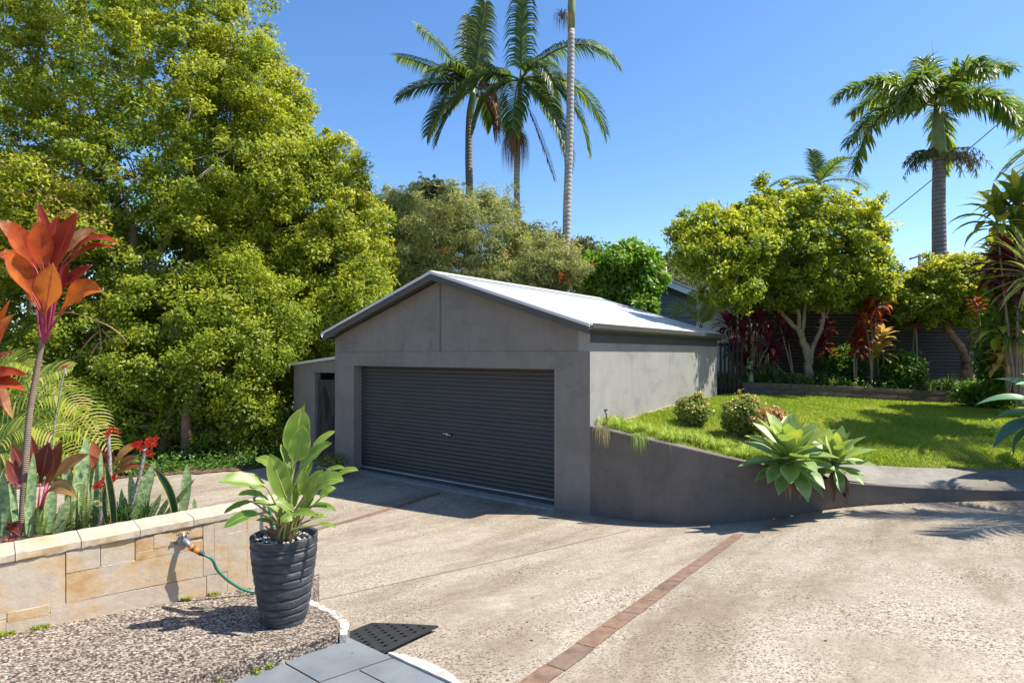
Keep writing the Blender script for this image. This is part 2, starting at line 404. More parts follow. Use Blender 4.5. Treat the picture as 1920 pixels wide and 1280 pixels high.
wfoot = [(1.183, 8.915, -1.0), (2.23, 8.13, -.9), (3.11, 7.78, -.8), (4.4, 7.69, -.6), (6.5, 7.45, -.45), (9, 7.3, -.3), (13, 7.0, -.1)]
wtopz = [.40, .236, .07, -.185, -.235, -.15, 0]
def wall_curve(seg=60):
    c = curve([Vector((x, y, t)) for (x, y, z), t in zip(wfoot, wtopz)], seg); return c
WC = wall_curve()
def wall_y(x): return float(np.interp(x, [p.x for p in WC], [p.y for p in WC]))
def gside_y(x): return 8.915 + (x - 1.183) * (.8 / .6)
PATHX = [2.9, 3.8, 5.02, 7.2, 10, 14]; PATHY = [7.95, 8.35, 8.63, 8.25, 8.05, 8.0]
def path_edge(x): return float(np.interp(x, PATHX, PATHY))
def strip_sheet(name, xs, y0f, y1f, zf, mat, ny=20, dz=0):
    vs = []; fs = []
    for i, x in enumerate(xs):
        a, b = y0f(x), y1f(x)
        for j in range(ny + 1): vs.append((x, a + (b - a) * j / ny))
    V = np.array(vs); Z = zf(V[:, 0], V[:, 1]) + dz
    vs = [(x, y, z) for (x, y), z in zip(vs, Z)]
    for i in range(len(xs) - 1):
        for j in range(ny):
            a = i * (ny + 1) + j; fs.append((a, a + ny + 1, a + ny + 2, a + 1))
    me = bpy.data.meshes.new(name); me.from_pydata(vs, [], fs); me.update()
    me.polygons.foreach_set('use_smooth', [True] * len(fs))
    return tag(link_mesh(name, me, mat), kind='structure')
strip_sheet('leaf_litter_bed', np.arange(-20, -5.0, .05), ledge, lambda x: 24, drive, M['litter'], 40, .02)
def lawn_back(x): return min(14.12, gside_y(x) + .02) if x < 5.3 else 14.12
strip_sheet('lawn', np.arange(1.26, 14.01, .12), lambda x: wall_y(x) + .10, lambda x: max(lawn_back(x), wall_y(x) + .11), lawnz, M['lawn'], 50, -.015)
strip_sheet('path', np.arange(3.9, 14.01, .15), lambda x: wall_y(x) + .02, path_edge, lambda X, Y: lawnz(X, Y), M['path'], 8, .004)
# retaining wall: one body, thick, follows the slope
mb = MB(); n = len(WC)
for i, p in enumerate(WC):
    t = (WC[min(i + 1, n - 1)] - WC[max(i - 1, 0)]); t.z = 0; t.normalize(); nrm = Vector((-t.y, t.x, 0))
    zf = float(drive(p.x, p.y)) - .15
    a = Vector((p.x, p.y, 0)); b_ = a + nrm * .16
    tz = p.z + .012
    mb.add([(a.x, a.y, zf), (a.x, a.y, tz - .012), (a.x + nrm.x * .012, a.y + nrm.y * .012, tz), (b_.x, b_.y, tz), (b_.x, b_.y, zf)], [])
for i in range(n - 1):
    for k in range(4): mb.f.append((i * 5 + k, i * 5 + k + 1, (i + 1) * 5 + k + 1, (i + 1) * 5 + k)); mb.m.append(0)
rw = thing('retaining_wall', 'low curved grey rendered retaining wall running right from the garage corner', 'retaining wall', (1.3, 8.7, -.94))
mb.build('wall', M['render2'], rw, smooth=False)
mb = MB(); k = 26
dp = P(1590, 950, 7.6); dp = Vector((4.38, wall_y(4.38) - .004, -.335))
mb.tube([dp, dp + Vector((0, .012, 0))], .038, 14); mb.build('drain_hole', M['black'], rw)
# faint scratched outlines on the render
mb = MB()
for x0, x1, z0, z1 in ((2.9, 3.25, -.18, -.43), (2.35, 2.6, -.05, -.2), (2.0, 2.2, -.35, -.62)):
    for (xa, za, xb, zb) in ((x1, z0, x1, z1), (x0, z1, x1, z1)):
        mb.tube([(xa, wall_y(xa) - .001, za), ((xa + xb) / 2, wall_y((xa + xb) / 2) - .001, (za + zb) / 2), (xb, wall_y(xb) - .001, zb)], .003, 5)
mb.build('render_crack', M['render'], rw)

# paver strips and the saw cut in the driveway
def paver_strip(name, a, b, w, mat, n, label, gap=.006, dz=.006):
    mb = MB()
    if b is None: cc = curve(a, 200)
    else: a = Vector(a); b = Vector(b); cc = [a.lerp(b, i / 200) for i in range(201)]
    cum = [0]
    for i in range(200): cum.append(cum[-1] + (cc[i + 1] - cc[i]).length)
    L = cum[-1]
    def at_(t):
        k = min(199, max(0, int(np.searchsorted(cum, t)) - 1)); d = (cc[k + 1] - cc[k]).normalized(); return cc[k] + d * (t - cum[k]), Vector((d.y, -d.x, 0))
    for i in range(n):
        t0 = L * i / n + gap / 2; t1 = L * (i + 1) / n - gap / 2; sub = 6
        jit = random.Random(i).uniform(-.003, .003)
        mb.mi = 0 if i % 5 != 2 else 1
        vs = []
        for k in range(sub + 1):
            t = t0 + (t1 - t0) * k / sub
            for q in (-w / 2 + jit, w / 2 + jit):
                p0_, s_ = at_(t); p = p0_ + s_ * q; vs.append((p.x, p.y, float(drive(p.x, p.y)) + dz + .010 * math.exp(-((p.y - 3.3) ** 2))))
        mb.add(vs, [(2 * k, 2 * k + 1, 2 * k + 3, 2 * k + 2) for k in range(sub)])
    o = mb.build(name, [mat, M['brick2']], None, smooth=False); tag(o, kind='structure'); return o
def dray(x, y):
    Z = 1.6 * F / (y - HOR)
    for _ in range(40): Z = .6 * Z + .4 * (CZ - float(drive((x - 960) / F * Z, Z))) * F / (y - HOR)
    return Vector(((x - 960) / F * Z, Z, 0))
paver_strip('brick_strip', [dray(x, y) for x, y in ((890, 1366), (1006, 1280), (1100, 1212), (1200, 1138), (1258, 1094), (1321, 1048), (1385, 1001))], None, .122, M['brick'], 17, '')
paver_strip('brick_strip', (-2.9, 7.7, 0), (-1.28, 10.35, 0), .12, M['brick'], 9, '')
paver_strip('driveway_joint', [dray(x, y) for x, y in ((590, 1127), (808, 1079), (1016, 1033), (1120, 1008), (1180, 994))], None, .010, M['joint'], 1, '', 0, .005)
# ------------------------------------------------------------ garage
GZ = -.96
gar = thing('garage', 'grey rendered double garage with pale gabled metal roof and dark roller door', 'garage', gf((3.1, 3, GZ)))
mb = MB(); B = lambda *a: mb.box(*a, fr=gf)
B(0, .64, 0, .3, GZ, 1.262); B(5.62, 6.26, 0, .3, GZ, 1.262); B(0, 6.26, 0, .3, 1.262, 1.55)
B(6.06, 6.26, .3, 6.02, GZ, 1.86); B(.2, 6.06, 5.82, 6.02, GZ, 1.86)
B(.2, .64, .3, .35, GZ, 1.5)
mb.build('wall', M['render'], gar, smooth=False)
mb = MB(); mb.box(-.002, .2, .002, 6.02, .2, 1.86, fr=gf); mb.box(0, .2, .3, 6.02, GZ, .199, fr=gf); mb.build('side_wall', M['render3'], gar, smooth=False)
RP = math.tan(math.atan2(1.06, 3.30))          # roof pitch
def rz(u): return 2.96 - abs(u - 3.13) * 1.06 / 3.30
mb = MB()
for u0, u1 in ((0, 3.118), (3.142, 6.26)):
    pts = [(u0, .006, 1.554), (u1, .006, 1.554), (u1, .006, rz(u1) - .1), (u0, .006, rz(u0) - .1)]
    mb.prism([gf(p) for p in pts], GB * .25)
mb.build('gable_panel', M['render'], gar, smooth=False)
mb = MB(); mb.box(3.112, 3.148, -.004, .02, 1.56, 2.80, fr=gf); mb.build('cover_strip', M['render2'], gar, smooth=False)
mb = MB(); mb.prism([gf((0.2, 5.85, 1.86)), gf((6.06, 5.85, 1.86)), gf((3.13, 5.85, 2.8))], GB * .14); mb.build('rear_gable', M['render'], gar, smooth=False)
# corrugated roof, two slopes
def corr_slope(u0, u1, v0, v1, amp=.010, pitch=.076):
    nn = int((v1 - v0) / pitch * 6); vs = []; fs = []
    for i in range(nn + 1):
        v = v0 + (v1 - v0) * i / nn; z = amp * math.sin(2 * math.pi * (v - v0) / pitch)
        vs += [gf((u0, v, rz(u0) + z + .02)), gf((u1, v, rz(u1) + z + .02))]
    fs = [(2 * i, 2 * i + 1, 2 * i + 3, 2 * i + 2) for i in range(nn)]
    return vs, fs
mb = MB(); mb.add(*corr_slope(3.13, -.10, -.25, 6.16)); mb.add(*corr_slope(3.13, 6.36, -.25, 6.16))
mb.build('roof', M['roof'], gar, smooth=True, solid=.004)
mb = MB()
rc = [(3.13 + s_, z) for s_, z in ((-.16, rz(3.29) + .036), (-.05, rz(3.18) + .042), (0, 3.012), (.05, rz(3.18) + .042), (.16, rz(3.29) + .036))]
vs = [gf((u, v, z)) for v in (-.262, 6.17) for u, z in rc]
mb.add(vs, [(i, i + 1, i + 6, i + 5) for i in range(4)]); mb.build('ridge_cap', M['roof'], gar, smooth=False, solid=.003)
mb = MB()
for s_ in (-1, 1):                       # barge rolls and barge boards front and rear
    for v0, v1 in ((-.262, -.242), (6.165, 6.185)):
        ue = 3.13 + s_ * 3.27
        mb = MB(); mb.prism([gf((3.13, v0, rz(3.13) + .045)), gf((ue, v0, rz(ue) + .045)), gf((ue, v0, rz(ue) - .005)), gf((3.13, v0, rz(3.13) - .005))], GB * (v1 - v0)); mb.build('barge_capping', M['roof'], gar, smooth=False)
mb = MB()
for s_ in (-1, 1):
    ue = 3.13 + s_ * 3.24
    mb.prism([gf((3.13, -.236, rz(3.13) - .012)), gf((ue, -.236, rz(ue) - .012)), gf((ue, -.236, rz(ue) - .12)), gf((3.13, -.236, rz(3.13) - .12))], GB * .022)
    # soffit lining between board and wall
    mb.prism([gf((3.13, -.21, rz(3.13) - .06)), gf((ue, -.21, rz(ue) - .06)), gf((ue, -.21, rz(ue) - .074)), gf((3.13, -.21, rz(3.13) - .074))], GB * .225)
mb.build('barge_board', M['trim'], gar, smooth=False)
mb = MB()                                 # rafters' plate under the eave
mb.box(-.012, .2, .006, 6.02, 1.68, 1.83, fr=gf); mb.box(6.06, 6.272, .3, 6.02, 1.68, 1.83, fr=gf); mb.build('eave_beam', M['metal_dark'], gar, smooth=False)
for s_, ub in ((-1, -.075), (1, 6.335)):
    mb = MB(); e = s_ * .105
    pr = [(0, .075), (0, -.035), (e * .75, -.035), (e, .0), (e, .075), (e * .88, .075), (e * .88, .004), (e * .68, -.023), (e * .08, -.023), (e * .08, .075)]
    mb.prism([gf((ub + a, -.22, 1.888 + z)) for a, z in pr], GB * 6.38)
    mb.build('gutter', M['trim'] if s_ < 0 else M['roof'], gar, smooth=False)
    mb = MB(); mb.box(ub - s_ * .02, ub - s_ * .002, -.21, 6.15, 1.82, 1.92, fr=gf); mb.build('fascia', M['metal_dark'], gar, smooth=False)
# roller door: curtain of rolled ribs
rd_mb = MB(); ribs = 29; z0 = -.90; z1 = 1.30; pv = (z1 - z0) / ribs; prof = []
for i in range(ribs):
    zb = z0 + i * pv
    prof += [(zb, 0), (zb + pv * .16, -.014), (zb + pv * .30, -.021), (zb + pv * .58, -.021), (zb + pv * .74, -.014), (zb + pv * .90, .004)]
prof.append((z1, 0))
vs = [gf((u, .215 + y, z)) for z, y in prof for u in (.60, 5.64)]
rd_mb.add(vs, [(2 * i, 2 * i + 1, 2 * i + 3, 2 * i + 2) for i in range(len(prof) - 1)])
door = rd_mb.build('roller_door', M['door'], gar, smooth=True)
mb = MB(); mb.box(.645, 5.615, .180, .205, -.915, -.86, fr=gf); mb.build('bottom_rail', M['metal_dark'], door, smooth=False)
mb = MB(); mb.box(.645, 5.615, .176, .190, -.868, -.856, fr=gf); mb.build('weather_strip', M['roof'], door, smooth=False)
mb = MB(); mb.box(3.02, 3.24, .182, .196, -.02, .04, fr=gf); mb.mi = 1; mb.tube([gf((3.13, .183, .01)), gf((3.13, .165, .01))], .022, 12)
mb.tube([gf((3.03, .172, .0)), gf((3.23, .172, .02))], .008, 8); mb.build('handle', [M['black'], M['roof']], door, smooth=False)
mb = MB(); mb.box(.60, 5.66, -.10, .34, GZ - .1, -.918, fr=gf); mb.build('threshold', M['conc'], gar, smooth=False)
mb = MB(); mb.box(.66, 5.6, .10, .135, -.917, -.905, fr=gf); mb.build('guide_rail', M['trim'], gar, smooth=False)

# lean-to beside the garage
sh = thing('lean_to_shed', 'small grey lean-to with cream sloping roof edge beside the left of the garage', 'shed', gf((7.1, 1, GZ)))
def az(u): return 1.43 - (u - 6.26) * .095
mb = MB()
def slab_(u0, u1, v0, v1, zb): mb.prism([gf((u0, v0, zb)), gf((u1, v0, zb)), gf((u1, v0, az(u1) - .03)), gf((u0, v0, az(u0) - .03))], GB * (v1 - v0))
slab_(7.20, 8.03, .15, .3, GZ); slab_(6.262, 7.198, .15, .3, 1.09); slab_(7.88, 8.03, .302, 5.9, GZ)
mb.build('wall', M['render'], sh, smooth=False)
mb = MB(); mb.prism([gf((6.262, .05, az(6.262) - .025)), gf((8.13, .05, az(8.13) - .025)), gf((8.13, .05, az(8.13) + .03)), gf((6.262, .05, az(6.262) + .03))], GB * 5.9)
mb.build('roof', M['roof'], sh, smooth=False)
mb = MB(); mb.box(6.27, 7.19, .22, .25, -.90, .93, fr=gf)
gate = mb.build('gate', m_simple('gate_metal', (.035, .030, .027), (.055, .048, .043), 6, .6, .4), sh, smooth=False)
mb = MB(); rr = random.Random(3)
def fern(u, z, L, ang, curl):
    mb = MB()
    pts = []; a = ang; x, y = u, z
    for i in range(26):
        pts.append((x, y, a)); x += math.cos(a) * L / 26; y += math.sin(a) * L / 26; a += curl / 26
    for i, (x, y, a) in enumerate(pts[3:]):
        l = .13 * math.sin(math.pi * (i + 2) / 27)
        for s_ in (-1, 1):
            a2 = a + s_ * .95; tx, ty = x + math.cos(a2) * l, y + math.sin(a2) * l
            if not (6.3 < tx < 7.16 and -.85 < ty < .88): continue
            px, py = -math.sin(a2) * .011, math.cos(a2) * .011
            mx, my = (x + tx) / 2, (y + ty) / 2
            q = [(x, y), (mx + px, my + py), (tx, ty), (mx - px, my - py)]
            mb.prism([gf((a_, .214, b_)) for a_, b_ in q], GB * .004)
    mb.build('cut_pattern', M['black'], gate, smooth=False)
fern(7.05, -.8, 1.5, 1.35, .5); fern(6.75, -.85, 1.65, 1.75, -.6); fern(6.45, -.7, 1.0, 1.1, .9); fern(6.9, -.1, .9, 1.9, -.9); fern(6.55, .1, .75, 1.5, .8)
mb = MB(); mb.tube([gf((6.34, .2, .02)), gf((6.34, .16, .02))], .03, 12); mb.tube([gf((6.34, .16, .02)), gf((6.44, .155, .02))], .012, 8); mb.build('handle', M['black'], gate)
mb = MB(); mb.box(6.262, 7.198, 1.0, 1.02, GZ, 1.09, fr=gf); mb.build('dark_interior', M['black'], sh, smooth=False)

# slatted side gate at the far corner of the garage
sg = thing('slatted_screen', 'narrow black vertical-slat screen beside the far corner of the garage', 'screen', Vector((4.98, 14.0, .5)))
mb = MB()
for i in range(6):
    x = 4.97 + i * .1; mb.box(x, x + .045, 14.02, 14.06, .4, 1.78)
mb.box(4.95, 5.55, 14.061, 14.10, 1.70, 1.76); mb.box(4.95, 5.55, 14.061, 14.10, .6, .66)
mb.build('slats', M['black'], sg, smooth=False)

# ------------------------------------------------------------ front slab, tiles, mat
def slabz(x, y): return .02 - .0632 * ((x + 2.70) * .748 + (y - 3.095) * .664)
A = Vector((-2.70, 3.095, 0)); D = Vector((.748, .664, 0)); N_ = Vector((-.664, .748, 0))    # sandstone wall line
def spt(x, y):
    z = 0
    for _ in range(8):
        Z = (CZ - z) * F / (y - HOR); z = slabz((x - 960) / F * Z, Z)
    return Vector(((x - 960) / F * Z, Z, 0))
poly = [A - D * 3.5, A + D * 1.75, spt(560, 1121), spt(600, 1139), spt(641, 1165), spt(636, 1188), spt(551, 1210), spt(412, 1253), spt(335, 1280), spt(150, 1350), Vector((-4.6, .4, 0))]
mb = MB(); top = [Vector((p.x, p.y, slabz(p.x, p.y))) for p in poly]
rs = random.Random(4); fine = []
for i, p in enumerate(top):                       # rough broken outline
    q = top[(i + 1) % len(top)]; k = max(1, int((q - p).length / .07))
    for j in range(k):
        t = j / k; r = .009 if 1 <= i <= 8 else 0
        fine.append(p.lerp(q, t) + Vector((rs.uniform(-r, r), rs.uniform(-r, r), rs.uniform(-r, r) * .4)))
mb.add(fine + [f + Vector((rs.uniform(0, .012), rs.uniform(-.012, 0), -.30)) for f in fine],
       [tuple(range(len(fine)))] + [(i, i + len(fine), (i + 1) % len(fine) + len(fine), (i + 1) % len(fine)) for i in range(len(fine))])
tag(mb.build('pebble_slab', M['slab'], None, smooth=False), kind='structure')
# white mortar lip round the outer corner of the slab
mb = MB(); lip = [spt(545, 1114), spt(575, 1127), spt(600, 1139), spt(622, 1151), spt(640, 1164), spt(643, 1176), spt(642, 1189)]
lip = curve(lip, 26)
for i in range(26):
    a, b_ = lip[i], lip[i + 1]; r = rs.uniform(.022, .04); z = slabz(a.x, a.y) - .012
    d_ = (b_ - a).normalized(); s2 = Vector((-d_.y, d_.x, 0))
    q = [a - s2 * .015 - d_ * .01, a + s2 * r - d_ * .01, b_ + s2 * r, b_ - s2 * .015]
    mb.prism([Vector((p.x, p.y, z + rs.uniform(.009, .018))) for p in q], (0, 0, -.2))
tag(mb.build('slab_edging', M['mortarw'], None, smooth=False), kind='structure')
# bluestone tiles
TZ = -.12
def tpt(x, y): Z = (CZ - TZ) * F / (y - HOR); return Vector(((x - 960) / F * Z, Z, 0))
TA = tpt(641, 1187); TD = (tpt(830, 1280) - tpt(644, 1193)).normalized(); TE = (tpt(412, 1260) - tpt(636, 1194)).normalized()
mb = MB(); mbg = MB()
q = [TA, TA + TD * 1.9, TA + TD * 1.9 + TE * 3.6, TA + TE * 3.6]
mbg.prism([Vector((p.x, p.y, TZ - .006)) for p in q], (0, 0, -.15))
tag(mbg.build('tile_bed', M['grout'], None, smooth=False), kind='structure')
ts = .40
for i in range(4):
    for j in range(8):
        off = .0
        a0 = i * .445 + .006; a1 = min((i + 1) * .445 - .006, 1.88); b0 = j * ts + .006 - (.2 if i % 2 else 0); b1 = b0 + ts - .012
        b0 = max(b0, .006)
        q = [TA + TD * a0 + TE * b0, TA + TD * a1 + TE * b0, TA + TD * a1 + TE * b1, TA + TD * a0 + TE * b1]
        hz = rs.uniform(-.001, .0015)
        mb.prism([Vector((p.x, p.y, TZ + hz)) for p in q], (0, 0, -.005))
tag(mb.build('tile_paving', M['tile'], None, smooth=False), kind='structure')
mb = MB()
for i in range(18):                              # white cement fillet between tiles and driveway
    a = TA + TD * (.40 + i * .06); b_ = TA + TD * (.40 + (i + 1) * .06); w0 = .018 + .055 * math.sin(min(1, i / 9) * math.pi) + rs.uniform(-.004, .004); w1 = .018 + .055 * math.sin(min(1, (i + 1) / 9) * math.pi)
    q = [a, b_, b_ - TE * w1, a - TE * w0]; mb.prism([Vector((p.x, p.y, TZ + .012 + rs.uniform(-.002, .002))) for p in q], (0, 0, -.08))
tag(mb.build('cement_fillet', M['mortarw'], None, smooth=False), kind='structure')

# rubber mat with rows of holes
def dpt(x, y, z): Z = (CZ - z) * F / (y - HOR); return Vector(((x - 960) / F * Z, Z, z))
c0 = dpt(646, 1172, -.16); c1 = dpt(697, 1159, -.17); c2 = dpt(822, 1175, -.165); c3 = dpt(719, 1218, -.125)
c0 = c3 + (c1 - c2)
mt = MB(); nx, ny = 34, 46
hole = lambda i, j: (i % 4 in (1, 2)) and (2 <= i < nx - 2) and ((j + (i // 4 % 2) * 4) % 8 in (2, 3, 4)) and (2 <= j < ny - 2)
vs = []
for j in range(ny + 1):
    for i in range(nx + 1):
        u, v = i / nx, j / ny
        p = c0.lerp(c1, v).lerp(c3.lerp(c2, v), u)
        vs.append((p.x, p.y, max(float(drive(p.x, p.y)) + .026, p.z * .0 + float(drive(p.x, p.y)) + .03)))
mt.add(vs, [(j * (nx + 1) + i, j * (nx + 1) + i + 1, (j + 1) * (nx + 1) + i + 1, (j + 1) * (nx + 1) + i) for j in range(ny) for i in range(nx) if not hole(i, j)])
mo = mt.build('rubber_mat', M['rubber'], None, smooth=False, solid=-.012)
tag(mo, 'black perforated rubber mat lying on the driveway at the corner of the tiles', 'mat')

# ------------------------------------------------------------ sandstone garden wall
sw = thing('sandstone_wall', 'low sandstone block garden wall with flat capping beside the pebble slab', 'garden wall', A + D * .6)
def ctop(s): return .445 + .03 * s / 1.27
def wp(s, n, z): p = A + D * s + N_ * n; return Vector((p.x, p.y, z))
def fz(s): p = A + D * s; return slabz(p.x, p.y) - .02
E0, E1 = -3.4, 1.55
mb = MB(); mb.prism([wp(E0, .007, -.3), wp(E1 - .02, .007, -.3), wp(E1 - .02, .007, ctop(E1) - .055), wp(E0, .007, ctop(E0) - .055)], N_ * .2)
mb.build('mortar_core', M['ballmortar'], sw, smooth=False)
mb = MB(); rs = random.Random(11)
# stones of the face: (s0, s1, low fraction, high fraction) of the height
stones = [(-3.4, -2.6, 0, .45, .3), (-3.4, -2.2, .46, 1, .6), (-2.59, -1.7, 0, .45, .5), (-2.19, -1.1, .46, 1, .25), (-1.69, -.9, 0, .45, .4), (-.89, -.35, 0, .3, .5), (-1.09, -.3, .31, 1, .5),
    (-.29, .27, .235, 1, .42), (-.34, .02, .0, .225, .55), (.025, .205, .0, .20, .35), (.03, .20, .21, .33, 1.0), (.21, .99, 0, .30, .40), (.28, .97, .32, .70, .62),
    (.28, .43, .72, 1, .3), (.44, .60, .72, 1, .4), (.61, .70, .74, .98, 1.0), (.705, .80, .82, .99, .9), (.805, .97, .86, .99, .8), (.61, .97, .71, .80, .85), (.98, 1.04, .32, 1, .35), (1.0, 1.12, 0, .31, .3),
    (1.045, 1.12, .32, 1, .4), (1.125, 1.24, 0, .82, .45), (1.125, 1.24, .83, 1, .3), (1.245, 1.45, 0, .66, .35), (1.245, 1.45, .67, 1, .5), (1.455, 1.54, 0, .5, .3), (1.455, 1.54, .51, 1, .4)]
for s0, s1, f0, f1, r in stones:
    g = -.0038; bv = .003; dp_ = rs.uniform(-.002, .003)
    def zz(s, f): h = ctop(s) - .058 - fz(s); return fz(s) + f * h
    fr_ = [(s0 + g, f0), (s1 - g, f0), (s1 - g, f1), (s0 + g, f1)]
    cs = (s0 + s1) / 2
    pts = [wp(s, 0 - dp_ + .003, zz(s, f) + (g if f == f0 else -g)) for s, f in fr_]
    # bevelled face ring, slightly wavy
    n_ = 8; ring = []; ring2 = []
    for a in range(4):
        p, q_ = pts[a], pts[(a + 1) % 4]
        for k in range(n_):
            t = k / n_; w = p.lerp(q_, t); wob = Vector((0, 0, rs.uniform(-.0018, .0018))); ring.append(w + wob)
    cen = sum(ring, Vector()) / len(ring)
    ring2 = [p + (cen - p).normalized() * bv - N_ * .004 for p in ring]; back = [p + N_ * .03 for p in ring]
    L_ = len(ring)
    mb.add(back + ring + ring2, [(i, (i + 1) % L_, L_ + (i + 1) % L_, L_ + i) for i in range(L_)] + [(L_ + i, L_ + (i + 1) % L_, 2 * L_ + (i + 1) % L_, 2 * L_ + i) for i in range(L_)] + [tuple(range(2 * L_, 3 * L_))], None, r)
mb.build('stone_face', M['stone'], sw, smooth=False)
mb = MB()
capj = [-3.4, -2.8, -2.1, -1.5, -.85, -.3, .06, .345, .63, .92, 1.21, 1.40, 1.57]
for i in range(len(capj) - 1):
    s0, s1 = capj[i] + .002, capj[i + 1] - .002; o_ = rs.uniform(-.004, .004)
    sec = [(-.006 + o_, -.052), (-.011 + o_, -.044), (-.012 + o_, -.010), (-.004 + o_, 0), (.225, .002), (.232, -.01), (.232, -.052)]
    K = 10; vs = []
    for k in range(K + 1):
        s = s0 + (s1 - s0) * k / K
        for j, (n_, z) in enumerate(sec): vs.append(wp(s, n_ + (rs.uniform(-.003, .003) if j < 4 else 0), ctop(s) + z + (rs.uniform(-.002, .002) if 0 < j < 5 else 0)))
    m_ = len(sec); fs = [(k * m_ + j, k * m_ + (j + 1) % m_, (k + 1) * m_ + (j + 1) % m_, (k + 1) * m_ + j) for k in range(K) for j in range(m_)]
    fs += [tuple(range(m_))[::-1], tuple(K * m_ + j for j in range(m_))]
    mb.add(vs, fs, None, rs.uniform(.15, .40))
mb.build('capstones', M['stone'], sw, smooth=False)
mb = MB()                                   # white mortar smears round the small stones by the tap
def zs(s, f): h = ctop(s) - .058 - fz(s); return fz(s) + f * h
for seq in ([(.61, .808), (.7, .806), (.78, .81), (.97, .806)], [(.44, .71), (.5, .705), (.55, .712), (.60, .71)]):
    pts = [wp(s, .0005, zs(s, f)) for s, f in seq]; mb.tube(curve(pts, 12), [.0028 + rs.uniform(-.001, .001) for _ in range(13)], 5)
for seq in ([(-.33, .23), (-.1, .235), (.02, .27), (.1, .33)],):
    mb.tube(curve([wp(s, .001, zs(s, f)) for s, f in seq], 12), .003, 5)
mb.build('mortar_smear', M['mortarw'], sw)
# soil of the raised bed behind the wall
mb = MB(); pts = [wp(E0, .2, .36), wp(1.05, .2, .37), wp(1.3, .45, .30), wp(1.0, 1.2, .2), wp(-.2, 2.2, .2), wp(-4.5, 3.0, .2)]
mb.prism(pts, (0, 0, -1.2)); tag(mb.build('garden_bed_soil', M['soil'], None, smooth=False), kind='structure')

# tap, hose
M['brass'] = m_simple('dull_brass', (.30, .22, .12), (.42, .32, .2), 20, .4, .5, metal=.7)
M['grey_pl'] = m_simple('zinc_grey', (.20, .20, .20), (.33, .33, .33), 14, .5, .5, metal=.5)
M['orange'] = m_simple('orange_plastic', (.75, .17, .02), (.85, .22, .03), 8, .4, .5)
M['hose'] = m_simple('green_hose', (.012, .13, .085), (.02, .18, .12), 8, .4, .5)
tp = wp(.865, -.012, .30 + .02)
tp = wp(.862, -.010, .345)
tap = thing('garden_tap', 'small brass garden tap on a round grey flange in the sandstone wall', 'tap', tp)
mb = MB(); mb.tube([tp, tp - N_ * .006, tp - N_ * .010], [.037, .037, .026], 24); mb.build('flange', M['grey_pl'], tap)
mb = MB(); sp = tp - N_ * .02
end1 = tp - N_ * .075 + D * .02 + Vector((0, 0, -.030))
mb.tube([tp - N_ * .008, sp - N_ * .012, tp - N_ * .05 + D * .008 + Vector((0, 0, -.008)), end1], [.014, .016, .015, .013], 12); mb.build('spout', M['grey_pl'], tap)
mb = MB(); hb = sp - N_ * .01; ht = hb + Vector((-.012, 0, .045)); mb.tube([hb, ht], .006, 8); mb.tube([ht - D * .028, ht + D * .028], [.007, .007], 8); mb.tube([ht - D * .028 , ht - D * .034], .010, 8); mb.tube([ht + D * .028 , ht + D * .034], .010, 8)
mb.build('handle', M['brass'], tap)
hos = thing('garden_hose', 'green garden hose with orange connector running from the tap to behind the black pot', 'hose', wp(1.0, -.1, slabz(-2, 3.7)))
ddir = (D * .75 - N_ * .35 + Vector((0, 0, -.62))).normalized()
mb = MB(); e = end1
for i, (l, r, c) in enumerate(((.014, .020, 0), (.014, .019, 1), (.032, .0175, 0), (.02, .017, 1), (.014, .013, 1))):
    mb.mi = c; mb.tube([e, e + ddir * l], r, 14); e = e + ddir * l
mb.build('connector', [M['orange'], M['metal_dark']], hos)
hp = [e, e + ddir * .06, wp(1.03, -.13, .14), wp(1.12, -.13, .035), wp(1.22, -.14, -.035), wp(1.33, -.16, -.048), wp(1.42, -.13, -.055), wp(1.44, -.07, .04), wp(1.40, -.05, .30), wp(1.37, -.03, .49), wp(1.365, .03, .53), wp(1.36, .15, .51), wp(1.36, .26, .45), wp(1.36, .3, .3)]
mb = MB(); mb.tube(curve(hp, 90), .0085, 10); mb.build('hose', M['hose'], hos)
mb = MB(); mb.tube([wp(1.35, 0.0, .13), wp(1.35, -.003, .13)], .008, 10); mb.build('weep_hole', M['joint'], sw)
# ------------------------------------------------------------ plant materials
M['bark'] = m_simple('grey_bark', (.13, .10, .075), (.30, .25, .19), 6, .9, .15, .8, 30, mapping=((1, 1, .35),))
M['bark_pale'] = m_simple('pale_bark', (.17, .13, .085), (.38, .31, .22), 7, .85, .2, .6, 35, mapping=((1, 1, .5),))
M['bark_red'] = m_simple('reddish_bark', (.15, .085, .055), (.32, .20, .14), 6, .9, .15, .8, 30)
def m_palmtrunk(name, c1, c2, rings):
    m, nt, b = newmat(name, .85, .2)
    tc = nt.nodes.new('ShaderNodeTexCoord'); wv = nt.nodes.new('ShaderNodeTexWave'); wv.bands_direction = 'Z'; wv.inputs['Scale'].default_value = rings
    wv.inputs['Distortion'].default_value = .6; nt.links.new(tc.outputs['Object'], wv.inputs['Vector'])
    base = ramp(nt, [(.3, c1), (.7, c2)], noise(nt, 4, 6, .7))
    col = mix(nt, 1, base, ramp(nt, [(0, (.62, .6, .58)), (.3, (1, 1, 1))], wv.outputs['Fac']), 'MULTIPLY')
    nt.links.new(col, b.inputs['Base Color']); bump(nt, b, wv.outputs['Fac'], .5, .02); return m
M['ptrunk'] = m_palmtrunk('palm_trunk_grey', (.27, .25, .22), (.48, .45, .40), 2.2)
M['ptrunk2'] = m_palmtrunk('palm_trunk_dark', (.15, .13, .12), (.27, .24, .22), 2.4)
M['cane'] = m_palmtrunk('ringed_stem', (.17, .125, .085), (.40, .32, .24), 24)
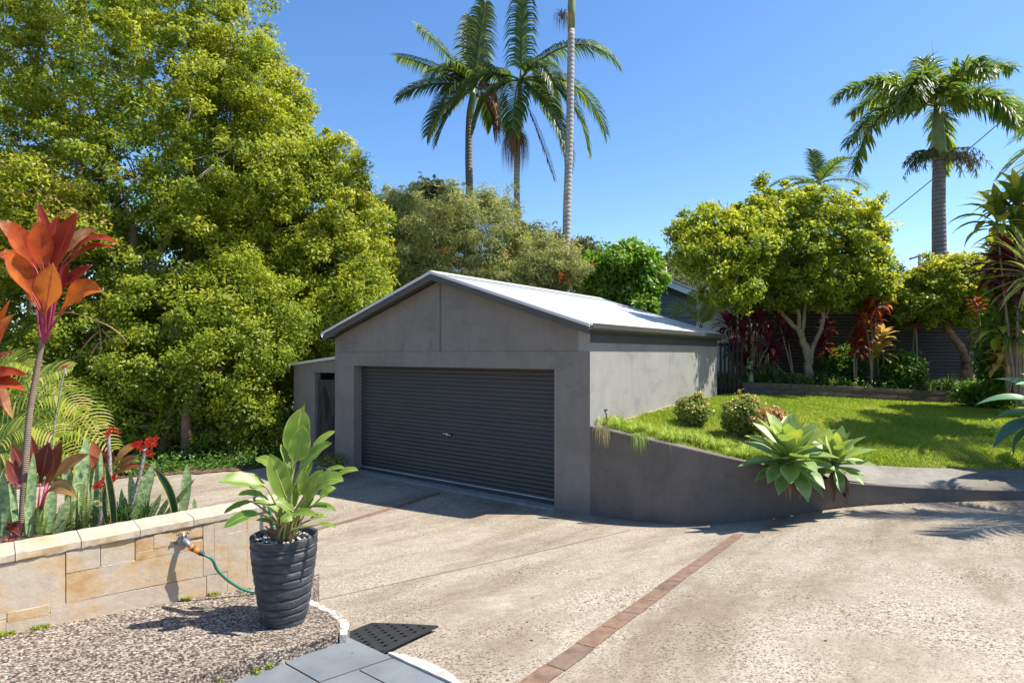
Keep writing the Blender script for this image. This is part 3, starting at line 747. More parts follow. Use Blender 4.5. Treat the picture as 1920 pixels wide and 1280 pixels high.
M['shaft'] = m_simple('palm_crownshaft', (.13, .17, .06), (.24, .28, .11), 3, .5, .4)
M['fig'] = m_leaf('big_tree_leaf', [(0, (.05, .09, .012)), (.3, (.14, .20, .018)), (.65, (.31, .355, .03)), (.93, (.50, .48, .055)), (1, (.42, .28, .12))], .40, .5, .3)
M['lilly'] = m_leaf('lawn_tree_leaf', [(0, (.055, .11, .015)), (.38, (.15, .22, .022)), (.68, (.33, .37, .03)), (1, (.58, .50, .06))], .5, .45, .35)
M['bottle'] = m_leaf('bottlebrush_leaf', [(0, (.09, .12, .04)), (.5, (.24, .265, .09)), (1, (.46, .45, .18))], .4, .55, .3)
M['mango'] = m_leaf('bright_leaf', [(0, (.045, .11, .014)), (.5, (.12, .25, .022)), (.9, (.27, .38, .04)), (1, (.45, .42, .2))], .45, .4, .5)
M['olive'] = m_leaf('distant_leaf', [(0, (.04, .06, .02)), (.5, (.09, .11, .035)), (1, (.17, .17, .06))], .25, .6, .2)
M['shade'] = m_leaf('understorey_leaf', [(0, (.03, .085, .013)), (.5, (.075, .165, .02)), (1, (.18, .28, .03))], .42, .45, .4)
M['shrubl'] = m_leaf('shrub_leaf', [(0, (.07, .12, .02)), (.5, (.18, .23, .035)), (.8, (.38, .36, .07)), (1, (.58, .30, .11))], .3, .42, .45)
M['shrubr'] = m_leaf('reddish_shrub_leaf', [(0, (.10, .12, .03)), (.4, (.28, .24, .06)), (.8, (.50, .27, .10)), (1, (.55, .17, .08))], .3, .42, .45)
M['redfl'] = m_leaf('red_flower', [(0, (.45, .015, .01)), (1, (.75, .06, .02))], .25, .5, .3)
M['pfrond'] = m_leaf('palm_leaflet', [(0, (.025, .06, .018)), (.5, (.07, .125, .026)), (.85, (.19, .24, .045)), (1, (.38, .35, .08))], .42, .42, .5)
M['pfrond2'] = m_leaf('foxtail_leaflet', [(0, (.05, .11, .025)), (.5, (.12, .20, .035)), (.85, (.28, .34, .045)), (1, (.52, .47, .07))], .42, .40, .5)
M['pyel'] = m_leaf('golden_leaflet', [(0, (.08, .15, .02)), (.6, (.22, .28, .035)), (.85, (.40, .41, .07)), (1, (.46, .34, .20))], .4, .42, .4)
M['dead'] = m_leaf('dead_frond', [(0, (.13, .075, .045)), (.5, (.25, .15, .10)), (1, (.36, .25, .18))], .2, .8, .1)
M['seed'] = m_leaf('palm_seed', [(0, (.14, .075, .04)), (.5, (.27, .17, .09)), (1, (.30, .26, .11))], .1, .7, .2)
M['seedg'] = m_leaf('palm_flower', [(0, (.14, .15, .05)), (.5, (.26, .24, .10)), (1, (.38, .32, .17))], .1, .7, .2)
M['strap'] = m_leaf('strap_leaf', [(0, (.08, .16, .03)), (.5, (.19, .28, .05)), (1, (.42, .42, .14))], .35, .45, .4)
M['strapd'] = m_leaf('dark_strap_leaf', [(0, (.02, .06, .015)), (.5, (.05, .12, .03)), (1, (.14, .22, .06))], .3, .45, .4)
M['dry'] = m_leaf('dry_grass', [(0, (.20, .17, .07)), (.5, (.36, .31, .16)), (1, (.5, .44, .27))], .3, .7, .2)
M['grass'] = m_leaf('grass_blade', [(0, (.14, .23, .03)), (.5, (.27, .36, .045)), (.85, (.42, .46, .09)), (1, (.52, .46, .19))], .45, .55, .25)
M['moss'] = m_leaf('moss', [(0, (.13, .18, .02)), (1, (.30, .34, .04))], .2, .8, .1)
M['ti_or'] = m_blade('orange_cordyline_leaf', (.55, .10, .02), (.45, .03, .03), .95, .42, .6, .22, rnd_stops=[(0, (.20, .02, .022)), (.35, (.45, .065, .015)), (.75, (.66, .17, .018)), (1, (.60, .40, .22))], blotch=((.22, .025, .012), 5), midrib=(.42, .06, .05), tip=((.5, .3, .1), .9))
M['ti_br'] = m_blade('bronze_cordyline_leaf', (.2, .05, .03), (.34, .05, .06), .9, .35, rnd_stops=[(0, (.11, .02, .018)), (.45, (.24, .05, .03)), (.75, (.42, .17, .05)), (1, (.55, .36, .10))], blotch=((.13, .04, .02), 3), midrib=(.45, .12, .08))
M['ti_dk'] = m_blade('burgundy_cordyline_leaf', (.09, .02, .025), (.2, .02, .05), .9, .25, rnd_stops=[(0, (.035, .012, .016)), (.6, (.10, .02, .028)), (.9, (.25, .03, .05)), (1, (.48, .05, .08))])
M['ti_red'] = m_blade('red_cordyline_leaf', (.5, .06, .02), (.6, .04, .05), .9, .4, rnd_stops=[(0, (.08, .018, .014)), (.5, (.28, .05, .022)), (.85, (.55, .16, .03)), (1, (.62, .32, .07))], blotch=((.12, .025, .015), 6))
M['ti_yel'] = m_blade('yellow_cordyline_leaf', (.5, .35, .1), (.5, .12, .1), .92, .4, rnd_stops=[(0, (.12, .14, .03)), (.4, (.35, .30, .07)), (1, (.68, .48, .22))])
M['ti_grn'] = m_blade('green_cordyline_leaf', (.15, .22, .05), (.2, .07, .05), .93, .4, rnd_stops=[(0, (.05, .10, .02)), (.5, (.13, .21, .035)), (.85, (.40, .42, .05)), (1, (.66, .52, .06))], midrib=(.35, .38, .12))
M['stem_mag'] = m_simple('magenta_petiole', (.30, .03, .07), (.46, .08, .13), 5, .45, .4)
M['agave'] = m_blade('agave_leaf', (.20, .33, .13), (.36, .46, .16), .93, .22, .42, .4, rnd_stops=[(0, (.13, .23, .06)), (.5, (.23, .34, .065)), (.9, (.38, .46, .07)), (1, (.52, .54, .09))], blotch=((.26, .36, .13), 6), tip=((.42, .40, .14), .93))
M['agave2'] = m_blade('blue_agave_leaf', (.10, .22, .12), (.28, .40, .16), .94, .15, .42, .4, rnd_stops=[(0, (.075, .17, .11)), (.6, (.12, .26, .12)), (1, (.22, .38, .11))])
M['snake'] = m_blade('snake_plant_leaf', (.10, .19, .07), (.30, .33, .10), .86, .15, .45, .4, rnd_stops=[(0, (.30, .42, .19)), (.6, (.38, .49, .22)), (1, (.48, .57, .28))], stripes=((.16, .27, .12), 22))
M['snaked'] = m_blade('dark_snake_leaf', (.05, .12, .03), (.50, .46, .12), .8, .15, .45, .4, rnd_stops=[(0, (.04, .09, .025)), (1, (.09, .17, .04))], stripes=((.03, .07, .025), 20))
M['paddle'] = m_blade('paddle_leaf', (.16, .30, .05), (.36, .42, .10), .93, .42, .35, .5, rnd_stops=[(0, (.05, .13, .018)), (.5, (.12, .24, .03)), (.85, (.23, .34, .055)), (1, (.36, .42, .075))], blotch=((.20, .30, .04), 7), midrib=(.42, .50, .16), tip=((.45, .35, .10), .965))
M['petiole'] = m_simple('green_petiole', (.18, .22, .05), (.34, .33, .10), 6, .5, .4)
M['petdry'] = m_simple('dry_petiole', (.12, .06, .035), (.34, .20, .12), 14, .8, .2)
M['thorn'] = m_simple('thorny_grey_stem', (.10, .08, .07), (.52, .48, .42), 60, .9, .1, .6, 80)

# leaf outlines, width along the length
def pf_lance(t): return (math.sin(math.pi * min(1, t) ** .75) ** .8) if 0 < t < 1 else .02
def pf_agave(t): return (.62 + .38 * math.sin(math.pi * min(1, t * 1.15) ** 1.2)) * (1 - t ** 3.2) ** .9 if t < 1 else 0
def pf_agv(t):
    a = [.50, .46, .52, .68, .86, .98, 1.0, .90, .66, .34, 0.0]; u = t * 10; k = min(int(u), 9); return a[k] + (a[k + 1] - a[k]) * (u - k)
def pf_snake(t): return (.72 + .28 * math.sin(math.pi * t)) * (1 if t < .75 else max(0, (1 - t) / .25) ** .6)
def pf_paddle(t):
    a = [.05, .55, .84, .97, 1.0, 1.0, .96, .87, .72, .45, 0.0]; u = t * 10; k = min(int(u), 9); return a[k] + (a[k + 1] - a[k]) * (u - k)
def pf_strap(t): return (1 - t ** 2.5) * (.6 + .4 * min(1, t * 4))
def pf_ti(t):
    a = [.16, .14, .3, .62, .88, 1.0, .98, .84, .6, .32, 0.0]; u = t * 10; k = min(int(u), 9); return a[k] + (a[k + 1] - a[k]) * (u - k)

def rosette(mb, base, n, L, w, rng, prof, th0=8, th1=95, droop=.25, fold=.3, seg=8, rise=.0, rmap=None, wave=0, Lmin=.55, axis=None, phase=None):
    """leaves in a spiral; inner ones upright, outer ones bent down"""
    ph = rng.uniform(0, 6.28) if phase is None else phase
    Q = Vector((0, 0, 1)).rotation_difference(Vector(axis)).to_matrix() if axis is not None else None
    for i in range(n):
        t = (i + .5) / n; az_ = ph + i * 2.39996 + rng.uniform(-.15, .15)
        th = math.radians(th0 + (th1 - th0) * t ** .9 + rng.uniform(-6, 6)); l = L * (Lmin + (1 - Lmin) * math.sin(math.pi * min(1, .15 + t * .8))) * rng.uniform(.88, 1.1)
        h = Vector((math.cos(az_), math.sin(az_), 0)); up = Vector((0, 0, 1))
        d0 = h * math.sin(th) + up * math.cos(th)
        th2 = th + droop * (1 + t) + rng.uniform(-.1, .1)
        d1 = h * math.sin(th2) + up * math.cos(th2)
        nn = (up * math.sin(th) - h * math.cos(th))
        if Q: d0, d1, nn = Q @ d0, Q @ d1, Q @ nn
        b = Vector(base) + Vector((0, 0, rise * (1 - t))) + d0 * (w * .12)
        p1 = b + d0 * l * .5; p2 = p1 + d1 * l * .5
        r = (rmap(t, rng) if rmap else rng.uniform(0, 1))
        mb.blade([b, p1, p2], w * rng.uniform(.85, 1.1) * (.7 + .3 * min(1, l / L)), nn, prof, fold, seg, r, wave)

def frond(mb, base, dirn, L, droop, nl, ll, lw, rng, plume=0, rbase=.02, vee=.35, tipdroop=.9, rlo=.1, rhi=.9, seg=3, side_n=None, hang=.5):
    """feather frond: rachis + paired narrow leaflets; plume=1 makes them radiate (foxtail)"""
    d = Vector(dirn).normalized(); pts = [Vector(base)]; K = 12; dd = d.copy()
    for i in range(K):
        dd = (dd + Vector((0, 0, -droop / K * (.5 + 1.1 * i / K)))).normalized(); pts.append(pts[-1] + dd * (L / K))
    mb.tube(pts, lin([rbase, rbase * .7, rbase * .15], K), 5, True, .75)
    for i in range(nl):
        t = .10 + .9 * (i + .5) / nl; u = t * K; k = min(int(u), K - 1); p = pts[k].lerp(pts[k + 1], u - k); tg = (pts[k + 1] - pts[k]).normalized()
        sd_ = tg.cross(Vector((0, 0, 1)))
        if sd_.length < .05: sd_ = tg.orthogonal()
        sd_.normalize(); up = sd_.cross(tg).normalized()
        l = ll * (.35 + .65 * math.sin(math.pi * min(1, .12 + t * .86)) ** .7) * rng.uniform(.85, 1.1)
        for s_ in (-1, 1):
            for q in range(1 + plume):
                if plume: a = rng.uniform(-1.1, 1.3)
                else: a = vee + rng.uniform(-.12, .12)
                o = sd_ * s_ * math.cos(a) + up * math.sin(a)
                ld = (o + tg * (.55 + .5 * t)).normalized()
                m = p + ld * l * .5 + Vector((0, 0, -hang * l * .08)); e = m + (ld + Vector((0, 0, -hang))).normalized() * l * .5
                mb.blade([p, m, e], lw, up + sd_ * s_ * .3, pf_strap, .3, seg, rng.uniform(rlo, rhi))

def palm(name, label, trunk, r0, r1, mat, crown, fronds, L, droop, nl, ll, lw, seed, fmat, plume=0, shaft=None, group=None, th=(15, 115), custom=None, hang=.5, vee=.35, loc=None, rhi=.9, up=0):
    """trunk: list of points"""
    rng = random.Random(seed); pr = thing(name, label, 'palm tree', loc or trunk[0], group)
    tc = curve(trunk, 24); mb = MB(); mb.tube(tc, lin([r0, (r0 + r1) / 2 * .98, r1], 24), 14, True, .5, .02, rng); mb.build('trunk', mat, pr)
    top = Vector(trunk[-1])
    if shaft:
        mb = MB(); ax = (Vector(crown) - top); mb.tube([top, top + ax * .25, top + ax * .8, Vector(crown)], [r1 * 1.05, r1 * 1.15, r1 * .85, r1 * .5], 12); mb.build('crownshaft', M['shaft'], pr)
    for i in range(fronds):
        if custom and i < len(custom): az_, t_, l_, dr = custom[i]
        else:
            az_ = i * 2.39996 + rng.uniform(-.25, .25); t_ = th[0] + (th[1] - th[0]) * ((i + .5) / fronds) ** .85; l_ = rng.uniform(.88, 1.08); dr = droop * rng.uniform(.8, 1.2)
        a = math.radians(t_); d = Vector((math.cos(az_) * math.sin(a), math.sin(az_) * math.sin(a), math.cos(a)))
        mb = MB(); frond(mb, Vector(crown) + Vector((0, 0, up * (1 - i / fronds))), d, L * l_, dr, nl, ll, lw, rng, plume, .03 * L / 2.5, vee, rhi=rhi, hang=hang); mb.build('frond', fmat, pr)
    return pr

def hanging(mb, top, n, L, spread, rng, w=.03, up0=.0):
    for i in range(n):
        a = rng.uniform(0, 6.28); s_ = spread * math.sqrt(rng.uniform(.02, 1)); l = L * rng.uniform(.5, 1)
        o = Vector((math.cos(a) * s_, math.sin(a) * s_, 0)); t = Vector(top) + Vector((0, 0, rng.uniform(-.1, .1)))
        mb.blade([t, t + o + Vector((0, 0, up0 - l * .25)), t + o * 1.15 + Vector((0, 0, -l))], w, (math.cos(a), math.sin(a), .1), pf_strap, .4, 5, rng.uniform(0, 1))

def crown_clumps(blobs, n, rng, depth=.22, lump=.24, rag=.10):
    """clump centres spread through the outer volume of several overlapping ellipsoids"""
    C = np.array([b[0] for b in blobs], float); R = np.array([b[1] if isinstance(b[1], (list, tuple)) else (b[1],) * 3 for b in blobs], float)
    wgt = (R.prod(1)) ** (2 / 3); wgt /= wgt.sum(); out = []; outn = []; tot = 0
    while tot < n:
        k = rng.choice(len(blobs), size=n, p=wgt); d = unit(rng.normal(size=(n, 3)))
        ph = (np.sin(d[:, 0] * 5 + k * 1.7) + np.sin(d[:, 1] * 6 + k * 2.3) + np.sin(d[:, 2] * 5.5 + k)) / 3
        r = (1 - np.abs(rng.normal(size=n)) * depth) * (1 + lump * ph) * np.where(rng.random(n) < rag, rng.uniform(1.0, 1.12 + rag, n), 1)
        p = C[k] + d * R[k] * np.clip(r, .1, 2)[:, None]
        q = np.linalg.norm((p[:, None] - C[None]) / R[None], axis=2); q[np.arange(n), k] = 9
        keep = (q.min(1) > .72) | (rng.random(n) < .12)
        out.append(p[keep]); outn.append(d[keep]); tot += keep.sum()
    return np.concatenate(out)[:n], np.concatenate(outn)[:n]

def foliage(name, blobs, nclump, per, crad, L, Wd, mat, seed, parent, outb=.35, upb=.45, rb=1.3, rlift=0, rag=.10, zcut=None, depth=.22, droop=.2, flat=.75):
    rng = np.random.default_rng(seed); C, Dn = crown_clumps(blobs, nclump, rng, depth, .24, rag)
    if zcut is not None:
        k = C[:, 2] > zcut; C, Dn = C[k], Dn[k]
    n = len(C); cr = crad * rng.uniform(.4, 1.35, n); cl = rng.random(n)
    idx = np.repeat(np.arange(n), per); N = len(idx)
    d = unit(rng.normal(size=(N, 3))); rad = rng.random(N) ** (1 / 2.2)
    off = d * (rad * cr[idx])[:, None]; off[:, 2] *= flat
    pos = C[idx] + off
    nr = Dn[idx] * outb + d * .5 + np.array([0, 0, upb]) + rng.normal(size=(N, 3)) * rb * .5
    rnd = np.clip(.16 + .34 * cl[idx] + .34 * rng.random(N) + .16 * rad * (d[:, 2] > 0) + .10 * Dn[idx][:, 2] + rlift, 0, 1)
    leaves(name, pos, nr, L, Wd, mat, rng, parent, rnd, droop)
    return C

def tree(name, label, cat, limbs, blobs, nclump, per, crad, L, Wd, mat, bark, seed, group=None, base=None, twigs=.12, **kw):
    """limbs: list of (points, radii); blobs: list of (centre, radius or 3 radii)"""
    rr_ = random.Random(seed)
    base = Vector(base) if base is not None else Vector(limbs[0][0][0])
    t = thing(name, label, cat, base, group)
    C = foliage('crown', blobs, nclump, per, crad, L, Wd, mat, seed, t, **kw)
    mb = MB(); ends = []
    for pts, rad in limbs:
        k = max(6, 4 * len(pts)); c = curve(pts, k); c = [c[0]] + [p + Vector((rr_.uniform(-1, 1), rr_.uniform(-1, 1), 0)) * rad[-1] * .35 for p in c[1:]]
        mb.tube(c, lin(rad, k), 9, True, .5, .07, rr_); ends += [(p, r) for p, r in zip(c[k // 3:], lin(rad, k)[k // 3:])]
    for b in blobs:                                   # limbs that reach into each lobe
        c = Vector(b[0]); p, r = min(ends, key=lambda e: (e[0] - c).length + (.6 if e[0].z > c.z else 0))
        if (p - c).length > .25:
            mid = p.lerp(c, .5) + Vector((rr_.uniform(-.1, .1), rr_.uniform(-.1, .1), -.08)) * (p - c).length
            mb.tube(curve([p, mid, c], 7), lin([r * .7, r * .45, r * .2], 7), 6, True, .5, .06, rr_)
    for i in range(int(len(C) * twigs)):
        c = Vector(C[rr_.randrange(len(C))]); b = min(blobs, key=lambda q: (Vector(q[0]) - c).length); s_ = Vector(b[0]).lerp(c, .1) + Vector((0, 0, -.1))
        mid = s_.lerp(c, .5) + Vector((rr_.uniform(-.1, .1), rr_.uniform(-.1, .1), rr_.uniform(-.1, .15))) * (c - s_).length
        r0 = max(.006, .012 * (c - s_).length); mb.tube(curve([s_, mid, c], 5), lin([r0, r0 * .3], 5), 4, False, .5)
    mb.build('trunk', bark, t)
    return t

def tuft(mb, base, n, L, w, rng, lean=.9, seg=4, rlo=0, rhi=1, spread=.03):
    for i in range(n):
        a = rng.uniform(0, 6.28); h = Vector((math.cos(a), math.sin(a), 0)); l = L * rng.uniform(.55, 1.1); q = rng.uniform(.15, lean)
        b = Vector(base) + h * rng.uniform(0, spread); m = b + h * l * .35 * q + Vector((0, 0, l * .62 * (1 - .2 * q))); e = m + h * l * .55 * q + Vector((0, 0, l * (.30 - .85 * q * q)))
        mb.blade([b, m, e], w, h * -1 + Vector((0, 0, .8)), pf_strap, .35, seg, rng.uniform(rlo, rhi))
R = random.Random(21)
# ============================================================ big trees on the left
def gl(x, y, Z): return P(x, y, Z)
def bl(x, y, Z, rx, ry=None, rd=None):
    k = Z / F; return (P(x, y, Z), (rx * k, (rd if rd else rx * 1.0) * k, (ry or rx) * k))
def ground_at(x, Z, z=-.95): return Vector(((x - 960) / F * Z, Z, z))
# nearest, main tree
Z = 15.5
tree('broadleaf_tree', 'tallest bushy bright green tree at left, forked dark trunk showing through', 'tree',
     [([ground_at(258, Z), P(262, 700, Z), P(258, 560, Z), P(250, 450, Z), P(235, 380, Z)], [.24, .19, .15, .11, .07]),
      ([P(262, 560, Z), P(300, 470, Z), P(330, 400, Z), P(345, 250, Z)], [.12, .09, .07, .04]),
      ([P(255, 500, Z), P(205, 440, Z), P(150, 330, Z), P(150, 200, Z)], [.11, .09, .07, .04]),
      ([P(262, 620, Z), P(215, 540, Z), P(150, 470, Z)], [.09, .06, .03])],
     [bl(250, 130, Z, 190, 170), bl(90, 90, Z, 190, 200), bl(390, 110, Z, 120, 110), bl(60, 330, Z, 150, 150), bl(260, 330, Z, 190, 150), bl(440, 270, Z, 120, 130),
      bl(120, 520, Z, 130, 110), bl(330, 500, Z, 160, 120), bl(200, -80, Z, 260, 120), bl(30, 660, Z + .3, 120, 110), bl(200, 690, Z + .5, 130, 120), bl(340, 20, Z, 110, 80), bl(-90, 250, Z, 160, 260)],
     1700, 120, .34, .11, .058, M['fig'], M['bark'], 5, twigs=.12, rag=.16)
Z = 17.5
tree('broadleaf_tree', 'bushy bright green tree whose crown slopes down behind the left roof corner of the garage', 'tree',
     [([ground_at(374, Z), P(374, 700, Z), P(372, 560, Z), P(385, 470, Z)], [.2, .15, .12, .07]),
      ([P(374, 580, Z), P(410, 545, Z), P(470, 540, Z), P(500, 520, Z)], [.08, .07, .05, .03]),
      ([P(374, 620, Z), P(430, 460, Z), P(500, 330, Z)], [.1, .07, .04])],
     [bl(470, 180, Z, 95, 100), bl(520, 300, Z, 110, 110), bl(440, 420, Z, 130, 110), bl(590, 420, Z, 110, 110), bl(640, 330, Z, 52, 70), bl(630, 520, Z, 110, 110), bl(510, 560, Z, 120, 110),
      bl(680, 430, Z, 55, 65), bl(400, 620, Z, 120, 110), bl(545, 660, Z, 110, 80), bl(500, 110, Z, 40, 40), bl(545, 205, Z, 45, 50)],
     1500, 110, .34, .12, .062, M['fig'], M['bark'], 6, twigs=.12, rlift=.04)
# clipped lower hedge-like tree in front
Z = 13.6
tree('broadleaf_tree', 'low dense green tree on two leaning reddish trunks between the driveway and the tall trees', 'tree',
     [([ground_at(350, Z), P(352, 770, Z), P(366, 735, Z), P(372, 680, Z)], [.12, .11, .10, .06]),
      ([ground_at(300, Z), P(315, 790, Z), P(340, 720, Z)], [.09, .07, .04]),
      ([ground_at(432, Z), P(432, 800, Z), P(450, 740, Z), P(490, 720, Z)], [.06, .05, .04, .03])],
     [bl(150, 760, Z, 100, 80, 90), bl(290, 680, Z, 110, 80, 90), bl(420, 690, Z, 95, 80, 90), bl(240, 790, Z, 90, 60, 70), bl(490, 650, Z, 55, 60, 60), bl(480, 780, Z, 45, 75, 50), bl(330, 600, Z + .4, 110, 80, 90), bl(180, 640, Z + .6, 100, 80, 90), bl(60, 690, Z + .5, 90, 80, 80), bl(450, 600, Z + .6, 70, 70, 70), bl(520, 600, Z + .9, 60, 80, 60), bl(440, 540, Z + 1.2, 80, 60, 70), bl(300, 560, Z + 1, 100, 60, 80), bl(60, 800, Z, 70, 60), bl(400, 800, Z + .6, 70, 45)],
     900, 100, .32, .10, .052, M['fig'], M['bark_red'], 7, twigs=.12, rlift=-.10)  # rlift darkens the leaf tones: shade low in the trees put into colour
Z = 19.5
tree('broadleaf_tree', 'rounded yellow-green crown at the left edge standing behind the red cordyline', 'tree', [([ground_at(50, Z), P(60, 600, Z), P(55, 420, Z)], [.2, .15, .08])],
     [bl(60, 370, 13.4, 95, 75), bl(20, 460, 13.4, 90, 80), bl(110, 430, 13.4, 60, 60)], 220, 110, .36, .11, .055, M['fig'], M['bark'], 8, rlift=.14)
Z = 22
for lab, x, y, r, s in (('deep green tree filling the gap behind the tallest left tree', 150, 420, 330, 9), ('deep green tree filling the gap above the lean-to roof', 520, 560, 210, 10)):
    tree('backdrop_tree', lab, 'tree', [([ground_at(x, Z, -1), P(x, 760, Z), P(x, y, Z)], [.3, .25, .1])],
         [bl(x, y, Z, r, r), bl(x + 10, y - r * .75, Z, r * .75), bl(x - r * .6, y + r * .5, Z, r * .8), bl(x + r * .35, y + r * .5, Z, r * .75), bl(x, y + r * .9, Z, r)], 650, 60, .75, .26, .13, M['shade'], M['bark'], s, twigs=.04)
# lit shrub just left of the roof
Z = 16
tree('broadleaf_tree', 'sunny light green tree reaching over the roof corner of the lean-to', 'tree', [([ground_at(640, 17), P(655, 640, 17), P(660, 590, Z)], [.12, .1, .05]), ([P(590, 690, 15), P(575, 740, 15), ground_at(572, 15)][::-1], [.07, .06, .04])],
     [bl(665, 560, Z, 60, 50), bl(610, 600, Z, 50, 40), bl(690, 510, Z, 35, 35)], 200, 80, .30, .12, .058, M['fig'], M['bark_red'], 12, twigs=.2)

# ============================================================ trees behind the garage
for lab, Z, blobs, sd_, n in (('wispy olive bottlebrush tree with a few red flowers directly behind the ridge', 19.5, [(870, 440, 110, 75), (940, 470, 75, 85), (820, 500, 90, 60), (930, 540, 90, 40), (900, 400, 45, 40)], 14, 520),
        ('wispy olive bottlebrush tree joining the big green tree on the left of the ridge', 21, [(760, 430, 65, 65), (780, 500, 80, 60), (715, 500, 60, 90), (735, 390, 50, 30)], 15, 420),
        ('thin pale bottlebrush tree around the foot of the rightmost tall palm', 18.5, [(1010, 520, 50, 45), (1055, 500, 45, 40), (1030, 470, 30, 25), (980, 545, 45, 30)], 16, 190)):
    bs = [bl(x, y, Z, rx, ry) for x, y, rx, ry in blobs]; x0 = blobs[0][0]
    t = tree('bottlebrush_tree', lab, 'tree', [([ground_at(x0 - 10, Z), P(x0 - 5, 600, Z), P(x0, 500, Z)], [.12, .09, .04]), ([P(x0 - 5, 590, Z), P(x0 + 20, 520, Z), P(x0 + 35, 440, Z)], [.06, .04, .02])], bs, int(n * 1.5), 75, .30, .17, .030, M['bottle'], M['bark_red'], sd_, 'bottlebrush trees behind the garage roof', twigs=.35, droop=.5, depth=.32, rag=.25)
    rg = np.random.default_rng(sd_); C, Dn = crown_clumps(bs, 14, rg, .03); pos = np.repeat(C, 40, 0) + rg.normal(size=(560, 3)) * np.array([.03, .03, .05]); pos[:, 1] -= .35
    for q in range(14): s0 = slice(q * 40, q * 40 + 40); leaves('flower_spike', pos[s0], rg.normal(size=(40, 3)), .04, .018, M['redfl'], rg, t, rg.random(40))
for lab, x, y, Z, r in (('round dark olive gum tree behind the middle tall palm', 1010, 470, 60, 52), ('round dark olive gum tree behind the rightmost tall palm', 1085, 490, 60, 38), ('small dark treetop rising above the bottlebrush by the leftmost palm', 815, 385, 40, 32)):
    tree('distant_tree', lab, 'tree', [([ground_at(x, Z, 2), P(x, 560, Z), P(x, y, Z)], [.5, .4, .2])], [bl(x, y, Z, r), bl(x + r * .7, y + r * .5, Z, r * .8), bl(x - r * .7, y + r * .6, Z, r * .8), bl(x, y + r * 1.2, Z, r * 1.3)], 260, 60, 1.3, .5, .24, M['olive'], M['bark'], x, 'far gum trees on the skyline', twigs=.05)
Z = 20
tree('broadleaf_tree', 'fresh bright green tree between the tall palms and the blue house', 'tree', [([ground_at(1185, Z, -.5), P(1185, 590, Z), P(1175, 530, Z)], [.15, .12, .06])],
     [bl(1165, 500, Z, 55, 42), bl(1198, 525, Z, 42, 42), bl(1140, 535, Z, 42, 40), bl(1170, 470, Z, 24, 22), bl(1180, 565, Z, 48, 32), bl(1215, 490, Z, 22, 20), bl(1120, 520, Z, 24, 24)], 330, 55, .34, .19, .10, M['mango'], M['bark'], 33, twigs=.1, droop=.5)

# ============================================================ hills and far wood
rg = np.random.default_rng(50)
def hill(name, cx, cy, rx, ry, h, mat):
    k = 28; vs = []; fs = []
    for i in range(k + 1):
        for j in range(k + 1):
            u, v = i / k * 2 - 1, j / k * 2 - 1; q = max(0, 1 - u * u - v * v)
            vs.append((cx + u * rx, cy + v * ry, -2 + h * q ** .8 * (1 + .12 * math.sin(u * 9 + v * 4) + .1 * math.sin(v * 11))))
    fs = [(i * (k + 1) + j, (i + 1) * (k + 1) + j, (i + 1) * (k + 1) + j + 1, i * (k + 1) + j + 1) for i in range(k) for j in range(k)]
    me = bpy.data.meshes.new(name); me.from_pydata(vs, [], fs); tag(link_mesh(name, me, mat), kind='structure'); return vs
hv = hill('hill', 75, 240, 110, 110, 36, M['earth'])
pos = []; hvn = np.array(hv)
for i in range(2600):
    v = hvn[rg.integers(len(hvn))] + rg.normal(size=3) * np.array([3, 3, 0]); 
    if v[2] > 3: pos.append(v)
pos = np.array(pos); N = len(pos); idx = np.repeat(np.arange(N), 26); d = unit(rg.normal(size=(len(idx), 3)))
leaves('hillside_wood', pos[idx] + d * np.array([2.6, 2.6, 2.2]) * (rg.random((len(idx), 1)) ** .4) + np.array([0, 0, 1.5]), d + np.array([0, 0, .6]), 1.3, .8, M['olive'], rg, None, np.clip(rg.random(N)[idx] * .6 + rg.random(len(idx)) * .4, 0, 1))
tag(bpy.data.objects['hillside_wood'], kind='stuff')

# ============================================================ tall palms
def fr(az_deg, th, l=1, dr=1.0): return (math.radians(az_deg), th, l, dr)
Z = 23
palm('tall_palm', 'leftmost of the three tall palms, its crown of fanned fronds above a dark trunk', [ground_at(886, Z), P(884, 500, Z), P(879, 300, Z), P(880, 225, Z)], .17, .13, M['ptrunk2'], P(888, 165, Z), 11, 3.0, 1.3, 54, 1.05, .075, 41, M['pfrond'],
     shaft=True, group='tall slender palms behind the garage', custom=[fr(172, 58, 1.15, .3), fr(178, 36, 1.1, .35), fr(185, 76, 1.0, .9), fr(110, 8, 1.0, .2), fr(-60, 16, 1, .4), fr(-130, 55, .9, 2.0), fr(160, 95, .9, 1.6), fr(-50, 50, .8, 2.4), fr(70, 60, .8, 2.2), fr(-140, 85, .8, 2.4), fr(200, 130, .9, 1.2)], hang=1.1)
Z = 21.5
p2 = palm('tall_palm', 'middle of the three tall palms, with long drooping fronds and a brown seed skirt', [ground_at(972, Z), P(971, 500, Z), P(969, 330, Z), P(972, 240, Z)], .13, .10, M['ptrunk'], P(976, 150, Z), 11, 3.4, 1.4, 54, 1.0, .075, 42, M['pfrond'],
     shaft=True, group='tall slender palms behind the garage', custom=[fr(80, 8, 1.15, .3), fr(-15, 42, 1.2, 2.0), fr(10, 66, 1.25, 2.4), fr(-5, 84, 1.2, 3.0), fr(-170, 66, .9, 2.2), fr(190, 95, .8, 2.4), fr(-60, 62, .9, 2.6), fr(60, 50, 1.0, 2.0), fr(-100, 120, .9, 1.7), fr(-30, 132, 1.1, 1.2), fr(20, 108, 1.1, 2.6)], hang=1.5)
mb = MB(); rr = random.Random(5); hanging(mb, P(966, 250, Z - .1), 330, 1.6, .46, rr, .022, .12); mb.build('seed_skirt', M['seed'], p2)
